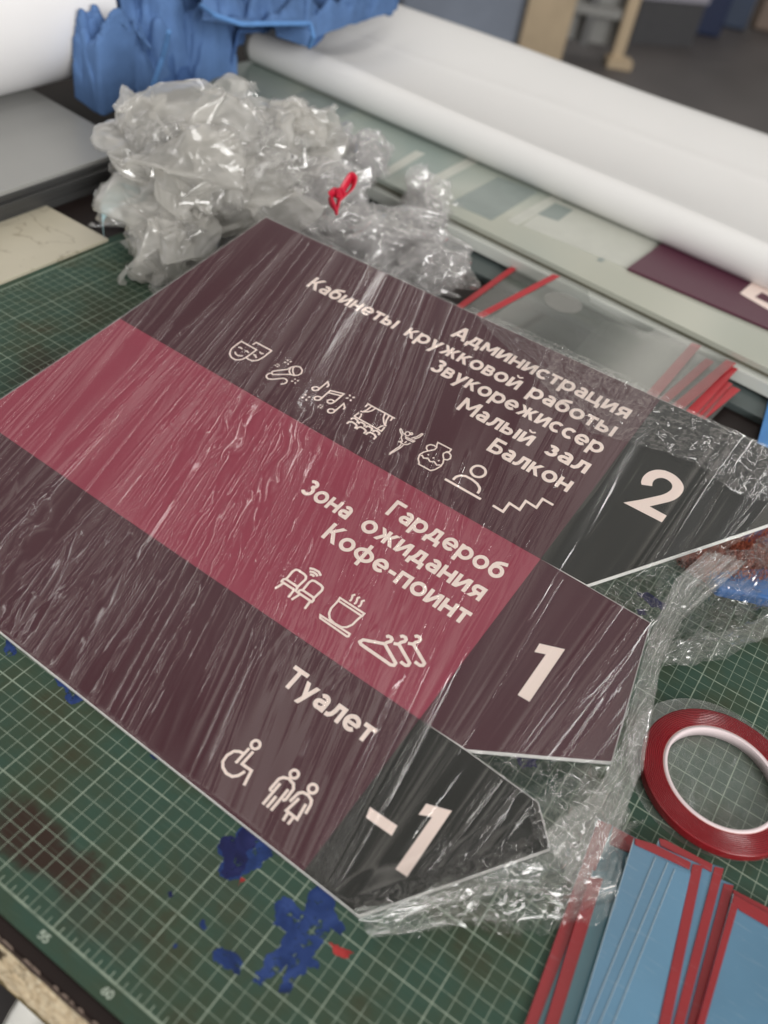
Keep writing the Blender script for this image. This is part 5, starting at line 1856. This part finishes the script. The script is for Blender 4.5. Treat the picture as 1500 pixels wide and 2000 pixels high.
def glass_print():
    mt = principled('printed_glass', (0.34, 0.39, 0.355), 0.16, 0.04, 5, spec=0.6)
    n = mt.node_tree.nodes
    l = mt.node_tree.links
    b = n['Principled BSDF']
    tc = n.new('ShaderNodeTexCoord')
    no = n.new('ShaderNodeTexNoise')
    no.inputs['Scale'].default_value = 2.2
    no.inputs['Detail'].default_value = 3
    l.new(tc.outputs['Object'], no.inputs['Vector'])
    r = ramp(n, [(0.40, (0.27, 0.325, 0.30)), (0.50, (0.40, 0.43, 0.38)), (0.62, (0.47, 0.48, 0.41))])
    l.new(no.outputs['Fac'], r.inputs[0])
    l.new(r.outputs[0], b.inputs['Base Color'])
    return mt


glass = thing('printed_glass', (*(p0 + nd * 25 + d_ * 30), 3.25), 'pale green glass sheet with a faint pattern of strips under the big white roll', 'glass sheet')
a = p0
b = p0 + nd * 50
V, F = prism([a - d_ * 40, a + d_ * 120, b + d_ * 120, b - d_ * 40], 3.25, 3.95)
bevel(mesh('pane', V, F, glass_print(), glass), 0.06, 2)
LIGHTP = principled('pale_print', (0.50, 0.51, 0.46), 0.3, 0.06)
DARKP = principled('grey_print', (0.25, 0.29, 0.275), 0.3, 0.08)
for k, (mt, poly) in enumerate([
    (LIGHTP, [(812, 362), (830, 370), (935, 316), (915, 308)]), (LIGHTP, [(990, 430), (1010, 440), (1110, 385), (1088, 376)]),
    (LIGHTP, [(745, 335), (760, 342), (830, 300), (812, 294)]),
    (LIGHTP, [(1020, 440), (1240, 530), (1290, 470), (1090, 392)]),
    (DARKP, [(1050, 418), (1090, 432), (1120, 410), (1085, 396)]), (DARKP, [(1098, 436), (1140, 452), (1155, 425), (1122, 412)]), (DARKP, [(1140, 440), (1180, 455), (1165, 425), (1150, 420)]),
    (DARKP, [(1165, 508), (1175, 512), (1245, 460), (1236, 456)]), (DARKP, [(880, 395), (960, 430), (1050, 375), (975, 345)]),
    (DARKP, [(540, 200), (640, 240), (700, 215), (600, 175)])]):
    z = 3.955 + 0.012 * (k % 5 + 1)
    V, F = prism([at(*p, z)[:2] for p in poly], 3.952, z)
    mesh('frosted_print', V, F, mt, glass)

# second, maroon sign lying on the glass
ZM = 4.35
P_ = [at(1226, 523, ZM), at(1302, 468, ZM), at(1700, 640, ZM), at(1640, 700, ZM)]
ms = thing('maroon_sign', P_[0], 'maroon sign panel with a pale letter lying half under the big white roll', 'sign')
V, F = prism([p[:2] for p in P_], 4.02, ZM)
bevel(mesh('board', V, F, principled('maroon_board', (0.085, 0.020, 0.040), 0.38, 0.05), ms), 0.04, 1)
poly = [(1445, 573), (1477, 545), (1600, 602), (1590, 625), (1488, 571), (1474, 580), (1580, 632), (1570, 646)]
V, F = prism([at(*p, ZM)[:2] for p in poly], ZM + 0.004, ZM + 0.02)
mesh('lettering', V, F, CREAM, ms)

# wide white material: a folded nose at the near edge and a broad back running to the far edge
nA = at(478, 92, 6.6)
nB = at(1500, 538, 6.6)
fA = at(770, -6, 9.6)
fB = at(1500, 252, 9.6)
du = (nB - nA)[:2]
Lw = np.linalg.norm(du)
rollw = thing('white_sheet_roll', (nA + nB) / 2 * np.array([1, 1, 0]) + np.array([0, 0, 3.95]), 'wide sheet of white material folded over on the glass, rounded edge towards the sign', 'roll')
nu, nv = 120, 70
V = np.zeros((nu, nv, 3))
for i in range(nu):
    s_ = i / (nu - 1) * 1.45
    N0 = nA + (nB - nA) * s_
    F0 = fA + (fB - fA) * (s_ - 0.0)
    back = (F0 - N0)
    back[2] = 0
    D = np.linalg.norm(back)
    bk = back / D
    for j in range(nv):
        t = j / (nv - 1)
        if t < 0.34:
            # rounded nose of radius 3.4 seen from the side
            a = -math.pi * 0.62 + (t / 0.34) * (math.pi * 0.62 + math.pi / 2)
            p = np.array([N0[0], N0[1], 6.65]) + bk * (2.6 - 2.6 * math.cos(a)) + np.array([0, 0, 2.65 * math.sin(a)])
        else:
            q = (t - 0.34) / 0.66
            p = np.array([N0[0], N0[1], 9.3]) + bk * (2.6 + (D - 2.6) * q)
            sag = -2.6 * math.sin(math.pi * min(1, q * 1.15)) * math.exp(-q * 0.6) + 2.6 * q * q * math.sin(math.pi * (0.35 + 0.65 * q))
            p = p + np.array([0, 0, sag + 0.12 * math.sin(s_ * 9 + q * 5) + 0.10 * math.exp(-((q - 0.45 - 0.12 * s_) / 0.02) ** 2)])
            if q > 0.93:
                p[2] -= 30 * (q - 0.93) ** 1.2 * 2
        V[i, j] = p
V = V.reshape(-1, 3)
V[:, 2] = np.maximum(V[:, 2], 4.05)
o = mesh('sheet', V, grid_faces(nu, nv), principled('white_material', (0.76, 0.755, 0.75), 0.42, 0.02, 4, 0.35, 5, spec=0.35), rollw, True)
md = o.modifiers.new('thick', 'SOLIDIFY')
md.thickness = 0.003
md.offset = -1

# ------------------------------------------------------------------ blue work jacket thrown over the stacks
CLOTH = principled('blue_cotton', (0.095, 0.175, 0.355), 0.85, 0.42, 9, 0.25, 900, spec=0.1)
CLOTH_D = principled('blue_cotton_deep', (0.060, 0.118, 0.265), 0.85, 0.45, 9, 0.25, 900, spec=0.1)
SEAM = principled('blue_seam', (0.10, 0.24, 0.52), 0.85, 0.15, 60)
jacket = thing('work_jacket', at(400, 120, 4.0), 'crumpled blue cotton jacket draped between the white roll and the glass sheets', 'jacket')


def cloth(name, topl, botl, seed, mat, amp=1.3, n_u=150, n_v=90, bulge=2.0):
    def res(poly, n):
        P = np.array([at(a, b, z) for a, b, z in poly])
        d = np.r_[0, np.cumsum(np.linalg.norm(np.diff(P, axis=0), axis=1))]
        t = np.linspace(0, d[-1], n)
        return np.stack([np.interp(t, d, P[:, k]) for k in range(3)], 1)
    A = res(topl, n_u)
    B = res(botl, n_u)
    t = np.linspace(0, 1, n_v)[None, :, None]
    P = A[:, None] * (1 - t) + B[:, None] * t
    uu = np.repeat(np.linspace(0, 1, n_u)[:, None], n_v, 1)
    vv = np.repeat(np.linspace(0, 1, n_v)[None, :], n_u, 0)
    wv = 0.5 * vnoise(uu * 3, vv * 3, seed + 9)
    f = amp * (2.0 * (ridge(uu * 2.6 + vv * 1.3 + wv, vv * 0.9 + uu, seed) - 0.5) + 1.0 * (ridge(uu * 4.5 - vv * 2.5 + wv, vv * 2.2, seed + 1) - 0.5) + 0.35 * (ridge(uu * 8 + vv * 5, vv * 5, seed + 2) - 0.5))
    f += 0.22 * amp * (ridge(uu * 14 + wv * 3, vv * 9 - uu * 4, seed + 3) - 0.5)
    f += bulge * np.sin(np.pi * vv) ** 0.7
    UV = np.stack([(uu * np.linalg.norm(np.diff(A, axis=0), axis=1).sum()).ravel(), (vv * np.linalg.norm(A - B, axis=1).mean()).ravel() * 0.6], 1)
    fc = facets(UV, (5.0, 2.6), (1.0 * amp, 0.36 * amp), seed)
    f += fc[:, 2].reshape(uu.shape)
    f *= 1 - 0.85 * smooth01(0.86, 1.0, vv)
    nrm = -RCAM[2] * 0.6 + np.array([0, 0, 0.8])
    P = P + f[..., None] * nrm
    P = P.reshape(-1, 3)
    P[:, 2] = np.maximum(P[:, 2], 0.2)
    o = mesh(name, P, grid_faces(n_u, n_v), mat, jacket, True)
    md = o.modifiers.new('thick', 'SOLIDIFY')
    md.thickness = 0.004
    return o


cloth('back_panel', [(200, -90, 16), (420, -110, 16), (640, -110, 16), (800, -90, 15)], [(232, 172, 5.5), (330, 168, 5.5), (452, 140, 6), (468, 66, 12), (530, 60, 12), (612, 90, 12)], 400, CLOTH_D, 1.5)
cloth('sleeve', [(190, 40, 14), (240, 40, 15), (290, 70, 14)], [(150, 190, 4.6), (200, 228, 3.6), (262, 195, 4.0)], 410, CLOTH, 1.2, 90, 90, 2.5)
cloth('front_panel', [(225, -40, 17), (300, -50, 18), (440, -40, 17)], [(268, 205, 4), (312, 182, 4.5), (400, 165, 5), (462, 140, 6)], 420, CLOTH, 1.5, 110, 90, 2.5)
cloth('collar_flap', [(395, -60, 19), (500, -70, 19), (620, -60, 19)], [(395, 40, 16.5), (470, 52, 16), (600, 52, 15.5)], 430, CLOTH, 0.8, 90, 60, 1.2)
cloth('cuff', [(530, 30, 15), (600, 25, 15.5), (700, 10, 15), (790, -20, 15)], [(540, 72, 13), (600, 94, 12.2), (615, 72, 13), (770, 20, 13)], 440, CLOTH, 0.7, 90, 50, 1.0)
for k, path in enumerate((
        [(392, 10, 18), (420, 30, 18), (470, 47, 17.5), (540, 46, 17.3), (606, 46, 17), (612, 70, 16), (604, 92, 14)],
        [(330, 60, 17), (318, 110, 13), (300, 165, 9), (286, 195, 6.5)])):
    P = np.array([at(a, b, z) for a, b, z in path])
    t = np.arange(len(P))
    tt = np.linspace(0, len(P) - 1, 50)
    q = np.stack([np.interp(tt, t, P[:, k2]) for k2 in range(3)], 1)
    V, F = tube(q, 0.35, 8)
    mesh('hem', V, F, SEAM, jacket, True)

# ------------------------------------------------------------------ far end of the workshop, standing on the floor


def box_on_floor(c, w, d, z0, z1, rot):
    ca, sa = math.cos(rot), math.sin(rot)
    q = [(-w / 2, -d / 2), (w / 2, -d / 2), (w / 2, d / 2), (-w / 2, d / 2)]
    return prism([(c[0] + a * ca - b * sa, c[1] + a * sa + b * ca) for a, b in q], z0, z1)


WOOD = principled('pale_plywood', (0.46, 0.36, 0.24), 0.6, 0.15, 5)
LGREY = principled('pale_grey_panel', (0.26, 0.26, 0.25), 0.5, 0.1, 4)
ROT = math.atan2(RCAM[0][1], RCAM[0][0])        # furniture stands square to the aisle
g = at(1110, 130, FLOOR_Z)
cart = thing('plywood_rack', (g[0], g[1], FLOOR_Z), 'plywood rack with grey inner panels standing on the workshop floor at the top', 'rack')


def fpt(px, py):
    return at(px, py, FLOOR_Z)[:2]


k_ = px_size(g)
V, F = box_on_floor(fpt(1050, 110), 88 * k_, 26 * k_, FLOOR_Z + 0.5, FLOOR_Z + 120, ROT)
mesh('side_panel', V, F, WOOD, cart)
V, F = box_on_floor(fpt(1198, 128), 22 * k_, 18 * k_, FLOOR_Z + 0.5, FLOOR_Z + 120, ROT)
mesh('post', V, F, WOOD, cart)
V, F = box_on_floor(fpt(1205, 130), 50 * k_, 36 * k_, FLOOR_Z, FLOOR_Z + 4, ROT)
mesh('foot', V, F, WOOD, cart)
V, F = box_on_floor(fpt(1140, 105), 96 * k_, 8 * k_, FLOOR_Z + 6, FLOOR_Z + 110, ROT)
mesh('back_panel', V, F, LGREY, cart)
V, F = box_on_floor(fpt(1130, 112), 16 * k_, 10 * k_, FLOOR_Z + 6, FLOOR_Z + 110, ROT)
mesh('divider', V, F, principled('mid_grey', (0.12, 0.12, 0.12), 0.5), cart)
V, F = box_on_floor(fpt(1140, 112), 96 * k_, 30 * k_, FLOOR_Z + 20, FLOOR_Z + 24, ROT)
mesh('shelf', V, F, LGREY, cart)

g2 = at(1270, 70, FLOOR_Z)
tb = thing('low_table', (g2[0], g2[1], FLOOR_Z), 'low table with a pale lilac top beyond the plywood rack', 'table')
k2 = px_size(g2)
V, F = box_on_floor(fpt(1262, 70), 150 * k2, 110 * k2, FLOOR_Z + 22, FLOOR_Z + 26, ROT + 0.35)
mesh('table_top', V, F, principled('lilac_top', (0.33, 0.32, 0.37), 0.4, 0.05, 3), tb)
V, F = box_on_floor(fpt(1262, 70), 144 * k2, 104 * k2, FLOOR_Z, FLOOR_Z + 21.9, ROT + 0.35)
mesh('table_base', V, F, principled('dark_base', (0.07, 0.07, 0.075), 0.5), tb)
V, F = box_on_floor(fpt(1250, 40), 60 * k2, 46 * k2, FLOOR_Z + 26.1, FLOOR_Z + 36, ROT + 0.2)
o = mesh('navy_bundle', V, F, principled('navy_cloth', (0.012, 0.016, 0.07), 0.8, 0.3, 3), None)
bevel(o, 4, 3)
tag(o, 'dark navy bundle lying on the low lilac table', 'bundle')
for (px, py, w, hgt, colr, nm, lab, cat) in (
        (1372, 66, 60, 60, (0.008, 0.018, 0.060), 'navy_crate', 'dark navy crate on the floor at the far top right', 'crate'),
        (1425, 52, 56, 46, (0.040, 0.058, 0.10), 'blue_grey_crate', 'blue-grey crate beside the dark navy one at the far top right', 'crate'),
        (1500, 58, 72, 90, (0.20, 0.15, 0.12), 'cardboard_box', 'brown cardboard box in the far top right corner', 'box'),
        (905, 60, 260, 30, (0.20, 0.23, 0.29), 'grey_pallet', 'low blue-grey slab on the floor behind the white sheet', 'pallet')):
    gg = at(px, py, FLOOR_Z)
    kk = px_size(gg)
    V, F = box_on_floor(gg, w * kk, w * kk * 0.5, FLOOR_Z, FLOOR_Z + hgt, ROT)
    o = mesh(nm, V, F, principled(nm + '_paint', colr, 0.6, 0.2, 3), None)
    bevel(o, 1.5, 2)
    tag(o, lab, cat)

# white bucket on the floor in front of the bench
gb = at(238, 2070, -45)
bk = thing('white_bucket', (gb[0], gb[1], FLOOR_Z), 'white plastic bucket on the floor below the front edge of the bench', 'bucket')
V, F = ring([(9.0, FLOOR_Z), (11.5, -45), (11.9, -44.2), (11.2, -44.6), (8.6, FLOOR_Z + 0.6)], 64, gb[:2])
mesh('bucket_wall', V, F, principled('white_plastic', (0.75, 0.74, 0.70), 0.35, 0.03), bk, True)
th = np.linspace(0, 2 * np.pi, 48, endpoint=False)
V = [(gb[0] + 8.7 * math.cos(t), gb[1] + 8.7 * math.sin(t), FLOOR_Z + 0.5) for t in th]
mesh('bucket_floor', V, [tuple(range(48))], principled('white_plastic', (0.75, 0.74, 0.70), 0.35), bk)
